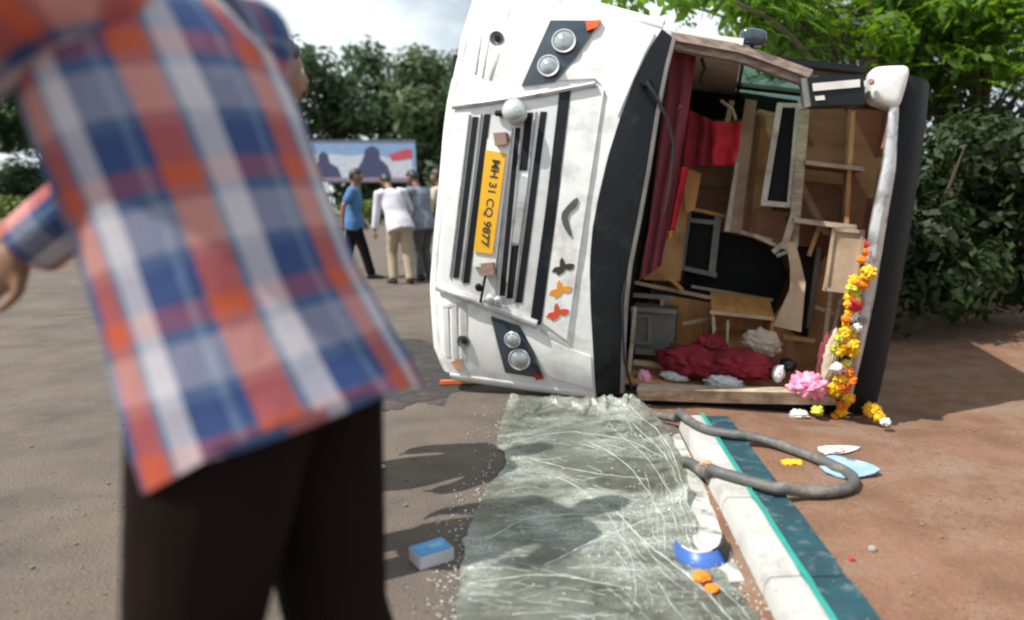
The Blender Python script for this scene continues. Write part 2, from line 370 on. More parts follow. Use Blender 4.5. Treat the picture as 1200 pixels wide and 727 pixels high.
def remeshed(m, name, mt, parent, voxel, it=4):
    """one continuous smooth surface from overlapping closed shapes"""
    o = m.build(name + '_raw', mt, parent)
    md = o.modifiers.new('r', 'REMESH'); md.mode = 'VOXEL'; md.voxel_size = voxel; md.use_smooth_shade = True
    s = o.modifiers.new('s', 'SMOOTH'); s.iterations = it; s.factor = .5
    bpy.context.view_layer.update()
    me = bpy.data.meshes.new_from_object(o.evaluated_get(bpy.context.evaluated_depsgraph_get()))
    old = o.data; n = bpy.data.objects.new(name, me); col.objects.link(n); n.parent = parent
    bpy.data.objects.remove(o); bpy.data.meshes.remove(old); me.name = name
    if not me.materials: me.materials.append(MT[mt])
    for p in me.polygons: p.use_smooth = True
    return n

# pixel rays of the surveyed photograph
FW = Vector((0, cos(PITCH), -sin(PITCH))); UPV = Vector((0, sin(PITCH), cos(PITCH))); CAM = Vector((0, 0, CAMH))
def ray(px, py): return FW * FPX + Vector((px - PPX, 0, 0)) - UPV * (py - PPY)
def gnd(px, py, z=0.0):
    r = ray(px, py); return CAM + r * ((z - CAMH) / r.z)
def deep(px, py, Y):
    r = ray(px, py); return CAM + r * (Y / r.y)

# ------------------------------------------------------------------ ground
KA, KB = gnd(905, 727), gnd(795, 503)                      # foot of the kerb's road face
KD = (KB - KA); KD.z = 0; KD.normalize(); KN = Vector((KD.y, -KD.x, 0))
KH = .085
KW1 = (gnd(975, 727, KH) - KA).dot(KN); KW2 = (gnd(1040, 727, KH) - KA).dot(KN)
KEND = (KB - KA).dot(KD)
def kerb_x(p): return (Vector((p[0], p[1], 0)) - Vector((KA.x, KA.y, 0))).dot(KN)
def sm(a, b, x):
    t = min(1, max(0, (x - a) / (b - a))); return t * t * (3 - 2 * t)
def ground_z(x, y):
    k = kerb_x((x, y)); s = (Vector((x, y, 0)) - Vector((KA.x, KA.y, 0))).dot(KD)
    base = .055 * sm(KW2 - .35, KW2 - .05, k) * (1 - sm(KEND - .1, KEND + .5, s))
    dip = (.030 + .130 * min(1.75, max(-.25, x))) * sm(3.7, 4.25, y) * sm(-.12, .06, x) * (1 - sm(9, 14, y)) * (1 - sm(6, 12, x))
    return base * (1 - sm(9, 14, y)) * (1 - sm(8, 14, abs(x))) - dip
def surf_z(x, y):
    k = kerb_x((x, y)); s = (Vector((x, y, 0)) - Vector((KA.x, KA.y, 0))).dot(KD)
    if 0 < k < KW2 and s < KEND: return KH
    return max(ground_z(x, y), .004 if (k < 0.02 and y < 4.2) or x < -.1 else -9)
def ong(px, py, up=0.0):
    z = 0
    for i in range(12):
        p = gnd(px, py, z + up); z = surf_z(p.x, p.y)
    return Vector((p.x, p.y, z + up))

m = M()
xs = [-300, -60, -20] + [-8 + .25 * i for i in range(65)] + [10, 14, 25, 60, 300]; ys = [-60, -10] + [-3 + .25 * i for i in range(69)] + [16, 20, 40, 80, 200, 500]
m.grid([[(x, y, ground_z(x, y) - (0.02 if kerb_x((x, y)) < .02 else 0) + (.012 * noise.noise((x * 2.5, y * 2.5, 0)) if kerb_x((x, y)) > .35 else 0)) for x in xs] for y in ys])
tag(m.build('ground', 'dirt', smooth=180), kind='structure')
m = M()
def kx(y, off): # point on the kerb line at a given y
    t = (y - KA.y) / KD.y; return KA + KD * t + KN * off
rows = []
for y in [-20, 0, 2, 3.2, KB.y, 4.25, 4.5, 5, 6, 7, 10, 20, 46]:
    x1 = kx(y, .06).x if y < 4.0 else -.10 - max(0, 4.5 - y) * -.3
    rows.append([(-200, y, .002), (-20, y, .002), (-3, y, .002), (x1, y, .002)])
m.grid(rows); tag(m.build('road', 'asphalt'), kind='structure')
m = M(); m.grid([[(-250, 46 + .5 * k, .05 + .01 * k) for k in (0,)] + [(0, 46, .05), (250, 46, .05)], [(-250, 400, .5), (0, 400, .5), (250, 400, .5)]])
tag(m.build('grass_verge', 'grass'), kind='structure')
# dark patch on the road beside the bus
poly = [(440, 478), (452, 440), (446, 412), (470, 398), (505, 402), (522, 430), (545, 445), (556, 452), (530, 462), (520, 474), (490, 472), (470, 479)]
def smooth_poly(pts, n=5):
    o = []; k = len(pts)
    for i in range(k):
        p0, p1, p2, p3 = [Vector((*pts[(i + d) % k], 0)) for d in (-1, 0, 1, 2)]
        for q in range(n):
            t = q / n; o.append(.5 * ((2 * p1) + (p2 - p0) * t + (2 * p0 - 5 * p1 + 4 * p2 - p3) * t * t + (3 * p1 - p0 - 3 * p2 + p3) * t ** 3))
    return [(p.x, p.y) for p in o]
def road_patch(pts, name='dark_road_patch'):
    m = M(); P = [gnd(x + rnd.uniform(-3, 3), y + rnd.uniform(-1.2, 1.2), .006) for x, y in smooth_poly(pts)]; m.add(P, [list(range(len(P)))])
    tag(m.build(name, 'road_patch'), kind='structure')
road_patch(poly)

# painted kerb: white stones in front, teal stones behind
kerb = empty('painted_kerb', (KA.x, KA.y, 0)); tag(kerb, kind='structure')
kj = (gnd(925, 673, KH) - KA).dot(KD); cuts = [kj - 2.2, kj - 1.1, kj, kj + .62, KEND]
for a, b in zip(cuts, cuts[1:]):
    for nm, prof, mt in (('white_kerb_stone', [(0, -.05), (.006, .06), (.022, KH), (KW1 - .004, KH), (KW1 - .004, -.05)], 'kerbw'),
                         ('teal_kerb_stone', [(KW1, -.05), (KW1, KH - .004), (KW2 - .012, KH - .006), (KW2, KH - .03), (KW2, -.05)], 'kerbt')):
        m = M(); nn = max(3, int((b - a) / .08)); rows = []
        for i in range(nn + 1):
            s = a + .004 + (b - a - .008) * i / nn; e = .007 if i in (0, nn) else 0
            rows.append([KA + KD * s + KN * (x + (.003 * noise.noise((s * 7, x * 9, 1)) if x < .03 or x > KW2 - .02 else 0)) + Vector((0, 0, z - (e if z > 0 else 0) + .0025 * noise.noise((s * 9, x * 20, 5)))) for x, z in prof])
        m.grid(rows, True); k0 = 0; n_ = len(prof); m.f.append(list(range(n_))); m.f.append([nn * n_ + q for q in range(n_ - 1, -1, -1)])
        m.build(nm, mt, kerb, world=True, smooth=35)
m = M(); nn = 40; rows = []
for i in range(nn + 1):
    s = cuts[0] + (KEND - cuts[0]) * i / nn; wv = .006 * noise.noise((s * 6, 0, 3))
    rows.append([KA + KD * s + KN * (KW1 - .008 + wv) + Vector((0, 0, KH + .004)), KA + KD * s + KN * (KW1 + .014 + 1.5 * wv) + Vector((0, 0, KH + .004))])
m.grid(rows); m.build('green_paint_line', 'kerbg', kerb, world=True)
m = M(); rows = []
for i in range(13):
    t = i / 12; rows.append([gnd(770 + (840 - 770) * t + 5 * noise.noise((t * 9, 0, 0)), 516 + 168 * t, .0065), gnd(796 + 85 * t, 508 + 172 * t, .0065)])
def paint_worn():
    m = mat('worn_white_paint', (.46, .47, .45), .8, dirt=(.15, .125, .10), dscale=9, dlo=.50, dhi=.64, bump=.3); return m
MT['worn'] = paint_worn()
m.grid(rows); tag(m.build('worn_road_paint', 'worn'), kind='structure')

# ------------------------------------------------------------------ the bus (local axes: x = up of the bus, y = towards the sky side, z = out of its front)
YAW, ROLL = R(7.5), R(7.5)
Wv = Vector((sin(YAW), cos(YAW), 0)); U0 = Vector((cos(YAW), -sin(YAW), 0)); V0 = Vector((0, 0, 1))
Uv = U0 * cos(ROLL) - V0 * sin(ROLL); Vv = V0 * cos(ROLL) + U0 * sin(ROLL)
BO = gnd(705, 462) - Uv * 1.05 - Wv * .26
BR = Matrix((Uv, Vv, -Wv)).transposed()
BX = Matrix.Translation(BO) @ BR.to_4x4()
bus = empty('overturned_bus', BO, 'white passenger bus lying on its side with smashed windscreen opening', 'bus', rot=BR)
def wf(u, v):
    u = min(3.0, max(-.2, u)); r = 0
    if u < .14: r += .05 * ((.14 - u) / .14) ** 2
    if u > .6: r += .04 * (u - .6)
    if u > 1.05: r += (u - 1.05) * .30
    t = max(-1.1, min(1.1, (v - 1.15) / 1.2))
    return r + .09 * t * t + .07 * t ** 6
def lp(u, v, w): return Vector((u, v, -w))
def loc(px, py, w=None, d=0.0):
    """pixel -> bus coordinates on the front skin (d in front of it) or on the plane at depth w"""
    r = ray(px, py); k = r.dot(Wv); c = (BO - CAM).dot(Wv); ww = .15 if w is None else w
    for i in range(40 if w is None else 1):
        X = CAM + r * ((c + ww) / k); u = (X - BO).dot(Uv); v = (X - BO).dot(Vv)
        if w is None: ww = .5 * ww + .5 * (wf(u, v) - d)
    return Vector((u, v, -ww))
def lerp2(a, b, t): return (a[0] + (b[0] - a[0]) * t, a[1] + (b[1] - a[1]) * t)
def resample(P, n):
    L = [0]
    for a, b in zip(P, P[1:]): L.append(L[-1] + math.hypot(b[0] - a[0], b[1] - a[1]))
    o = []
    for i in range(n):
        s = L[-1] * i / (n - 1); k = 0
        while k < len(P) - 2 and L[k + 1] < s: k += 1
        o.append(lerp2(P[k], P[k + 1], (s - L[k]) / max(1e-6, L[k + 1] - L[k])))
    return o
def skin(m, A, B, na=10, nb=8, d=0.0, t=.02, w=None, fn=None):
    """thick sheet on the front skin (or plane w) between two traced edges"""
    A, B = resample(A, na), resample(B, na); fr, bk = [], []
    for i in range(na):
        f_, b_ = [], []
        for j in range(nb):
            p = loc(*lerp2(A[i], B[i], j / (nb - 1)), w=w, d=d)
            if fn: p = p + Vector((0, 0, fn(i / (na - 1), j / (nb - 1))))
            f_.append(p); b_.append(p - Vector((0, 0, t)))
        fr.append(f_); bk.append(b_)
    return m.slab(fr, bk)
def plate(m, pts, w=None, d=0.0, t=.02):
    P = [loc(x, y, w=w, d=d) for x, y in pts]; return m.prism(P, (0, 0, -t))
def barpx(m, a, b, wpx, w, t=.03):
    dx, dy = b[0] - a[0], b[1] - a[1]; l = math.hypot(dx, dy); nx, ny = -dy / l * wpx / 2, dx / l * wpx / 2
    return plate(m, [(a[0] + nx, a[1] + ny), (b[0] + nx, b[1] + ny), (b[0] - nx, b[1] - ny), (a[0] - nx, a[1] - ny)], w=w, t=t)

LE = [(527, 437), (516, 412), (513, 370), (511, 336), (516, 280), (521, 225), (527, 160), (532, 120), (541, 78), (551, 38), (562, 2), (567, -18)]
RE = [(698, 461), (695, 410), (692, 360), (691, 310), (694, 270), (701, 232), (712, 185), (727, 137), (744, 92), (760, 58), (776, 34)]
IN = [(728, 461), (730, 400), (733, 350), (738, 310), (748, 260), (759, 200), (770, 130), (780, 80), (789, 45)]
TOPL = [(567, -18), (604, -8), (645, 4), (690, 20), (730, 22), (776, 34)]
# body front: lower part (bumper, bonnet) in white
m = M(); A, B = resample(LE, 34), resample(RE, 34); fr, bk = [], []
for i in range(34):
    row, rb = [], []
    for j in range(18):
        t = j / 17; x, y = lerp2(A[i], B[i], t)
        sgm = i / 33; y += (sgm ** 8) * (6 * sin(pi * t) * -.3)
        p = loc(x, y); p = p + Vector((0, 0, .007 * noise.noise((x * .018, y * .016, 4)) - .007 * max(0, noise.noise((x * .05, y * .04, 9)) - .2))); row.append(p); rb.append(p - Vector((0, 0, .03)))
    fr.append(row); bk.append(rb)
m.slab(fr, bk); front = m.build('front_panel', 'white', bus, smooth=40)
# corner skins that wrap round to the side walls
edge_top = fr[-1]; edge_bot = fr[0]; edge_low = [r[0] for r in fr]
m = M()
for nm, E, s in (('corner_panel', edge_top, 1), ('corner_panel', edge_bot, -1)):
    m = M(); rows = []; rb = []
    for k in range(8):
        a = k / 7 * pi / 2
        rows.append([Vector((p.x, p.y + s * .07 * sin(a), p.z - .10 * (1 - cos(a)))) for p in E]); rb.append([Vector((p.x, p.y + s * .07 * sin(a) - s * .02, p.z - .10 * (1 - cos(a)) - .02)) for p in E])
    m.slab(rows, rb); m.build(nm, 'white', bus, smooth=60)
m = M(); rows = []; rb = []
for k in range(6):
    a = k / 5 * pi / 2; rows.append([Vector((p.x - .08 * sin(a), p.y, p.z - .12 * (1 - cos(a)))) for p in edge_low]); rb.append([Vector((p.x - .08 * sin(a) + .02, p.y, p.z - .12 * (1 - cos(a)) - .02)) for p in edge_low])
m.slab(rows, rb); m.build('bumper_lip', 'white', bus, smooth=60)
# windscreen surround
m = M(); skin(m, RE, IN, 26, 6, d=.006, t=.05); m.build('windscreen_surround', 'black', bus, smooth=40)
m = M(); skin(m, [(x - 1.5, y) for x, y in IN], [(x + 3, y) for x, y in IN], 26, 2, d=.022, t=.05); m.build('windscreen_seal', 'greyf', bus, smooth=40)
# sky-side pillar of the windscreen: weathered beam in two laps
m = M(); skin(m, [(786, 37), (870, 52), (953, 82)], [(788, 47), (870, 62), (948, 91)], 12, 3, d=.01, t=.10); m.build('pillar_beam', 'beam', bus, smooth=30)
m = M(); skin(m, [(790, 48), (870, 63.5), (947, 92)], [(790, 57), (870, 73), (942, 100)], 12, 3, d=-.03, t=.08); m.build('pillar_beam', 'beam', bus, smooth=30)
# ground-side pillar
m = M(); skin(m, [(746, 456), (860, 459), (975, 461)], [(748, 469), (860, 473), (983, 475)], 12, 4, d=.0, t=.14, fn=lambda a, b: .006 * noise.noise((a * 12, b * 3, 0))); m.build('pillar_ledge', 'cream', bus, smooth=30)
m = M(); skin(m, [(700, 462), (860, 474.5), (985, 476.5)], [(702, 474), (860, 482), (987, 484)], 12, 3, d=-.03, t=.10); m.build('lower_sill', 'slot', bus, smooth=30)
# roof-side rim
RI = [(1042, 126), (1036, 190), (1021, 262), (1012, 330), (1000, 420), (987, 474)]; RO = [(1054, 126), (1050, 200), (1037, 275), (1026, 345), (1010, 420), (996, 476)]
m = M(); skin(m, RI, RO, 26, 5, d=.02, t=.05, fn=lambda a, b: .03 * sin(pi * b) + .006 * noise.noise((a * 20, b * 3, 2))); m.build('roof_rim', 'steel', bus, smooth=40)
m = M(); rows, rb = [], []
for k in range(11):
    a = k / 10 * pi / 2; rr, r2 = [], []
    for j in range(15):
        v = .02 + 2.26 * j / 14; px = None
        t = (v - 1.15) / 1.15; u0 = 2.70 - .03 * t; ww = wf(2.70, v)
        rr.append(lp(u0 + .26 * sin(a), v, ww + .01 + .55 * (1 - cos(a)))); r2.append(lp(u0 + .26 * sin(a) - .025, v, ww + .03 + .55 * (1 - cos(a))))
    rows.append(rr); rb.append(r2)
m.slab(rows, rb); m.build('roof_dome', 'slot', bus, smooth=60)
# destination box and white marker cap at the upper roof corner
sign = M(); skin(sign, [(946, 91), (1012, 87)], [(951, 124), (1014, 122)], 6, 4, d=.05, t=.20); sg = sign.build('destination_box', 'black', bus, smooth=30)
m = M(); skin(m, [(952, 98), (1008, 93)], [(953, 107), (1008, 102)], 6, 2, d=.062, t=.008); m.build('white_print', 'whitep', sg)
m = M(); skin(m, [(955, 113), (966, 112)], [(956, 118), (967, 117)], 3, 2, d=.062, t=.008); m.build('white_print', 'whitep', sg)
m = M(); skin(m, [(939, 92), (946, 91)], [(944, 126), (951, 124)], 3, 3, d=.04, t=.16); m.build('end_bracket', 'greyf', sg, smooth=30)
m = M(); c = loc(1037, 103, d=-.04)
def capfn(d, p):
    q = Vector([math.copysign(abs(x) ** .42, x) for x in d]); return Vector((q.x * (.112 + .012 * q.y), q.y * (.125 + .02 * q.x), q.z * .12))
m.ball(c, .1, 20, 14, capfn); m.build('marker_cap', 'white', bus, smooth=180)
m = M(); m.disc(loc(1021, 96, d=.075), (-.5, .1, 1), .018, .012, 10); m.build('marker_bolt', 'block', bus, smooth=40)

# grille
gm = M(); skin(gm, [(514, 334), (524, 225), (533, 124)], [(628, 378), (646, 240), (694, 100)], 14, 10, d=.012, t=.02); grille = gm.build('grille', 'grillew', bus, smooth=40)
slots = [([(534, 326), (557, 137)], 6), ([(546, 332), (571, 134)], 7), ([(589, 347), (608, 150)], 8), ([(597, 350), (604, 288)], 8), ([(613, 200), (620, 132)], 9), ([(608, 355), (637, 131)], 7.5)]
for (a, b), wd in slots:
    m = M(); skin(m, [(a[0] - wd / 2, a[1]), (b[0] - wd / 2, b[1])], [(a[0] + wd / 2, a[1]), (b[0] + wd / 2, b[1])], 8, 3, d=.017, t=.012); m.build('slot', 'slot', grille)
for (a, b) in [[(540, 329), (564, 134)], [(592.5, 349), (611, 150)], [(602, 354), (628, 131)], [(581, 345), (600, 150)], [(527, 325), (550, 134)]]:
    m = M(); skin(m, [(a[0] - 1.1, a[1]), (b[0] - 1.1, b[1])], [(a[0] + 1.1, a[1]), (b[0] + 1.1, b[1])], 8, 3, d=.022, t=.012, fn=lambda s, q: .006 * sin(pi * q)); m.build('bar', 'chrome', grille, smooth=60)
m = M(); skin(m, [(600, 284), (610, 206)], [(608, 286), (619, 208)], 5, 3, d=.03, t=.02); m.build('silver_block', 'chrome', grille)
m = M(); skin(m, [(621, 378), (640, 240), (656, 104)], [(633, 381), (652, 240), (669, 102)], 14, 4, d=.022, t=.02); m.build('black_band', 'black', bus, smooth=40)
m = M(); skin(m, [(529, 123), (615, 110), (697, 95)], [(530, 128), (616, 116), (698, 101)], 10, 4, d=.035, t=.03, fn=lambda s, q: .012 * sin(pi * q)); m.build('grille_rail', 'steel', bus, smooth=60)
m = M(); skin(m, [(511, 333), (560, 349), (630, 376)], [(511, 341), (558, 358), (628, 386)], 12, 4, d=.035, t=.03, fn=lambda s, q: .016 * sin(pi * q)); m.build('grille_rail', 'chrome', bus, smooth=60)
# bonnet panel with badge, proud of the front
m = M(); skin(m, [(635, 378), (654, 240), (671, 101)], [(664, 399), (684, 260), (708, 105)], 14, 6, d=.016, t=.014); m.build('bonnet_flap', 'white', bus, smooth=40)
m = M(); skin(m, [(633, 385), (664, 401)], [(634, 390), (668, 408)], 6, 3, d=.008, t=.01); m.build('flap_crease_shade', 'grime_shade', bus)  # greyer strip paints in the shade of the crease under the flap
for P in ([(612, 386), (664, 408), (692, 418), (695, 456), (642, 442), (626, 412)], [(655, 94), (700, 92), (724, 136), (742, 88), (758, 56), (770, 38), (708, 27), (684, 62)]):
    m = M(); k = len(P) // 2; skin(m, P[:k] if P[0][1] > 200 else [P[0], P[1], P[2]], (P[k:][::-1]) if P[0][1] > 200 else [P[7], P[5], P[4]], 10, 6, d=.010, t=.012, fn=lambda s, q: .006 * sin(pi * q)); m.build('corner_trim', 'white', bus, smooth=40)
# badge and stickers
em = [(198, 50), (205, 60), (195, 95), (160, 125), (150, 150), (158, 190), (172, 240), (160, 245), (130, 195), (118, 155), (122, 125), (150, 90), (180, 60)]
m = M(); plate(m, [(630 + x / 4.28, 220 + y / 4.28) for x, y in em], d=.024, t=.010); m.build('badge', 'decal_grey', bus)
mk = [(70, 422), (85, 400), (110, 396), (112, 365), (122, 350), (133, 366), (138, 385), (165, 380), (184, 385), (180, 407), (160, 416), (141, 408), (128, 427), (100, 442), (94, 427)]
for dx, dy, mt in ((0, 0, 'ink'), (-14, 113, 'decal_orange'), (-28, 228, 'decal_red')):
    m = M(); plate(m, [(630 + (x + dx) / 4.28, 220 + (y + dy) / 4.28) for x, y in mk], d=.020, t=.004); m.build('sticker', mt, bus)
# number plate
NPQ = [(569, 176), (593, 180), (577, 298), (555, 295)]
m = M(); skin(m, [NPQ[3], NPQ[0]], [NPQ[2], NPQ[1]], 8, 4, d=.045, t=.006); npl = m.build('number_plate', 'plate', bus)
m = M(); skin(m, [(554, 312), (571, 163)], [(580, 316), (598, 167)], 8, 4, d=.034, t=.015); m.build('plate_holder', 'white', bus)
a, b = loc(581, 187, d=.05), loc(567, 288, d=.05)
cu = bpy.data.curves.new('lettering', 'FONT'); cu.body = 'MH 31 CQ 9877'; cu.align_x = 'CENTER'; cu.align_y = 'CENTER'; cu.extrude = .0015
cu.size = .105; cu.offset = .002; to = bpy.data.objects.new('lettering_tmp', cu); col.objects.link(to); bpy.context.view_layer.update()
tm = bpy.data.meshes.new_from_object(to.evaluated_get(bpy.context.evaluated_depsgraph_get())); bpy.data.objects.remove(to)
xd = (b - a).normalized(); zd = Vector((0, 0, 1)); zd = (zd - xd * zd.dot(xd)).normalized(); yd = zd.cross(xd)
wdt = max(v.co.x for v in tm.vertices) - min(v.co.x for v in tm.vertices); sc_ = (b - a).length / wdt
T = Matrix.Translation((a + b) / 2 + Vector((0, 0, -.0015))) @ Matrix((xd * sc_, yd * sc_ * .85, zd)).transposed().to_4x4()
tm.transform(T); tm.name = 'lettering'; tm.materials.clear(); tm.materials.append(MT['ink']); lo = bpy.data.objects.new('lettering', tm); col.objects.link(lo); lo.parent = npl
for x, y in ((586, 163), (571, 316)):
    m = M(); plate(m, [(x - 8, y - 7), (x + 6, y - 8), (x + 8, y + 6), (x - 6, y + 8)], d=.075, t=.06); m.build('mounting_block', 'block', bus)
m = M(); m.disc(loc(603, 131, d=.085), (.05, .35, 1), .072, .03, 20, .03); hl = m.build('spot_lamp', 'chrome', bus, smooth=40)
m = M(); m.disc(loc(603, 131, d=.118), (.05, .35, 1), .05, .01, 20, .015); m.build('lens', 'lens', hl, smooth=40)
m = M(); m.loft([loc(582, 133, d=.03), loc(592, 133, d=.06), loc(600, 132, d=.07)], .018, 8); m.build('lamp_arm', 'slot', bus, smooth=60)
for x, y, r in ((561, 337, .022), (575, 350, .03), (584, 352, .025)):
    m = M(); m.disc(loc(x, y, d=.06), (.1, .5, 1), r, .02, 12, .015); m.build('bracket_bolt', 'chrome' if x > 570 else 'slot', bus, smooth=60)
m = M(); m.loft([loc(569, 322, d=.05), loc(566, 338, d=.06), loc(563, 354, d=.05)], .008, 6); m.build('bracket_rod', 'slot', bus)
# headlights
def headlight(A, B, lenses, tip, tipm):
    m = M(); skin(m, A, B, 10, 6, d=.016, t=.014, fn=lambda s, q: .012 * sin(pi * q) * sin(pi * s)); h = m.build('headlight', 'lamp', bus, smooth=40)
    for x, y, r, mt in lenses:
        p = loc(x, y, d=.035); q = M(); q.disc(p, (0, .25 if y < 200 else -.1, 1), r, .012, 20, .018); ln = q.build('lens', mt, h, smooth=40)
        q = M(); n = 20; ax = Vector((0, .25 if y < 200 else -.1, 1)).normalized(); X = ax.orthogonal().normalized(); Y = ax.cross(X)
        q.loft([p + X * (r * 1.06 * cos(2 * pi * k / n)) + Y * (r * 1.06 * sin(2 * pi * k / n)) + ax * .01 for k in range(n + 1)], .006, 6); q.build('lens_ring', 'chrome', ln, smooth=60)
    m = M(); plate(m, tip, d=.035, t=.02); m.build('turn_signal', tipm, h)
headlight([(611, 101), (628, 62), (645, 24)], [(650, 96), (678, 62), (704, 24)], [(661, 49, .064, 'lens'), (643, 78, .058, 'lens')], [(686, 25), (704, 23), (699, 32), (688, 36)], 'orange')
headlight([(592, 437), (583, 404), (575, 371)], [(637, 444), (625, 412), (608, 382)], [(601, 398, .045, 'lens'), (609, 421, .062, 'lens')], [(626, 436), (637, 444), (628, 446)], 'red_lens')
# bumper: ribbed recesses, tow covers, reflector
for k, (A, B) in enumerate([([(522, 418), (519, 362)], [(527, 419), (525, 361)]), ([(531, 420), (529, 360)], [(536, 421), (535, 359)]), ([(541, 421), (539, 358)], [(547, 422), (547, 357)]),
                            ([(554, 85), (566, 12)], [(557, 86), (569, 13)]), ([(563, 90), (575, 30)], [(565, 90), (577, 31)]), ([(572, 92), (583, 62)], [(575, 92), (586, 63)]), ([(588, 36), (596, 10)], [(590, 36), (598, 11)])]):
    m = M(); skin(m, A, B, 6, 3, d=.004, t=.004); m.build('bumper_groove', 'grime_shade', bus)
m = M(); skin(m, [(518, 358), (550, 352)], [(518, 361), (550, 356)], 5, 3, d=.004, t=.004); m.build('bumper_groove', 'grime_shade', bus)
for x, y in ((543, 400), (582, 45)):
    m = M(); m.disc(loc(x, y, d=.004), (0, 0, 1), .042, .012, 14, -.008); tc_ = m.build('tow_cover', 'decal_grey', bus, smooth=40)
    m = M(); m.disc(loc(x + 1, y, d=.014), (0, 0, 1), .018, .006, 10); m.build('tow_eye', 'slot', tc_, smooth=40)
m = M(); plate(m, [(528, 424), (541, 420), (543, 432), (534, 434)], d=.006, t=.008); m.build('reflector', mat('peach_reflector', (.62, .34, .22), .4), bus)
m = M(); m.loft([loc(541, 66, d=-.02) + Vector((-.03, 0, 0)), loc(536, 92, d=-.02) + Vector((-.02, 0, 0))], [(.03, .02), (.02, .02)], 8); m.build('mud_flap', 'slot', bus)
# crease lines and scuffs of the lower corner
m = M(); skin(m, [(668, 430), (690, 425)], [(666, 433), (692, 431)], 5, 3, d=.004, t=.003); m.build('scuff', 'grime_shade', bus)
# wiper with its motor boss
m = M(); m.disc(loc(757, 96, d=.03), (0, 0, 1), .032, .03, 12); wp = m.build('wiper_boss', 'slot', bus, smooth=40)
m = M(); m.loft([loc(757, 96, d=.06), loc(768, 112, d=.08), loc(782, 140, d=.07), loc(790, 170, d=.06), loc(786, 215, d=.05), loc(779, 250, d=.04)], [.014, .012, .011, .01, .009, .006], 7); m.build('wiper_arm', 'cable', bus, smooth=60)
m = M(); m.loft([loc(733, 330, d=.03), loc(729, 350, d=.03), loc(731, 420, d=.025), loc(740, 455, d=.02)], .008, 6); m.build('wiper_arm', 'cable', bus, smooth=60)
# side mirror on the sky side
m = M(); c = loc(882, 50, d=.0) ; m.ball(c + Vector((0, .03, 0)), (.085, .05, .05), 12, 8, lambda d, p: Vector([math.copysign(abs(x) ** .6, x) * r for x, r in zip(d, (.085, .05, .05))])); mr = m.build('side_mirror', 'lamp', bus, smooth=60)
m = M(); m.loft([c + Vector((0, -.06, 0)), c + Vector((0, .03, 0))], .012, 6); m.build('mirror_stalk', 'slot', mr)

# body shell: side walls with windows, roof, floor, chassis and wheels
BL = 7.2
UPP = 2.93
for s, v0, v1 in ((1, 2.27, 2.31), (-1, 0.0, 0.04)):
    m = M(); m.box((.12, v0, -BL), (1.62, v1, -.58 if s < 0 else -.32)); sw = m.build('side_wall', 'white', bus)
    m = M(); m.box((2.42, v0, -BL), (UPP, v1, -1.25)); m.build('cant_rail', 'white', bus)
    k = 0; xs_ = [.75, 1.95, 3.15, 4.35, 5.55, 6.75]
    for a in xs_:
        m = M(); m.box((1.62, v0, -a - (.45 if a > 6 else .12)), (2.42, v1, -a)); m.build('window_pillar', 'black', bus)
    for a, b in zip(xs_, xs_[1:]):
        vm = (v0 + v1) / 2; m = M()
        for q in (a + .12, b - .03): m.box((1.621, vm - .014, -q - .03), (2.419, vm + .014, -q))
        m.box((1.621, vm - .0141, -b + .0001), (1.65, vm + .0141, -a - .121)); m.box((2.39, vm - .0141, -b + .0001), (2.419, vm + .0141, -a - .121))
        wn_ = m.build('window', 'greyf', bus)
        m = M(); m.box((1.65, vm - .004, -b + .03), (2.39, vm + .004, -a - .15)); m.build('pane', 'pane', wn_)
m = M(); rows = []; rb = []
for j in range(13):
    v = .04 + 2.23 * j / 12; b_ = .05 * (1 - ((v - 1.15) / 1.15) ** 2); rows.append([lp(UPP - .01 + b_, v, w_) for w_ in (1.12, 3, 5, BL)]); rb.append([lp(UPP - .04 + b_, v, w_) for w_ in (1.12, 3, 5, BL)])
m.slab(rows, rb); m.build('roof', 'white', bus, smooth=40)
m = M(); m.box((2.74, .05, -3.0), (2.76, 2.25, -.80)); m.build('ceiling_lining', 'plydark', bus)
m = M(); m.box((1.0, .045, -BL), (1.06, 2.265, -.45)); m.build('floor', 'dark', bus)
m = M(); m.prism([(1.07, .045, -2.99), (1.07, .045, -.42), (2.70, .045, -.95), (2.70, .045, -2.99)], (0, .013, 0)); m.build('side_lining', 'ply', bus)
m = M(); m.box((.16, .045, -BL - .03), (2.9, 2.265, -BL)); m.build('rear_wall', 'white', bus)
for v in (.7, 1.6):
    m = M(); m.box((.55, v - .05, -BL + .1), (.75, v + .05, -.6)); m.build('chassis_rail', 'slot', bus)
def wheel(v, w_):
    t = M(); n = 28
    prof = [(.30, -.11), (.42, -.12), (.46, -.09), (.465, 0), (.46, .09), (.42, .12), (.30, .11)]
    t.grid([[Vector((.3 + r * cos(2 * pi * k / n), v + h, -w_ + r * sin(2 * pi * k / n))) for k in range(n)] for r, h in prof], True)
    wo = t.build('wheel', 'tyre', bus, smooth=50)
    t = M(); t.disc((.3, v + .04, -w_), (0, 1, 0), .30, .03, 20, -.02); t.build('rim', 'greyf', wo, smooth=40)
for w_ in (1.5, 5.4):
    for v in (.22, 2.08): wheel(v, w_)
    m = M(); m.loft([lp(.3, .3, w_), lp(.3, 2.0, w_)], .06, 8); m.build('axle', 'slot', bus)

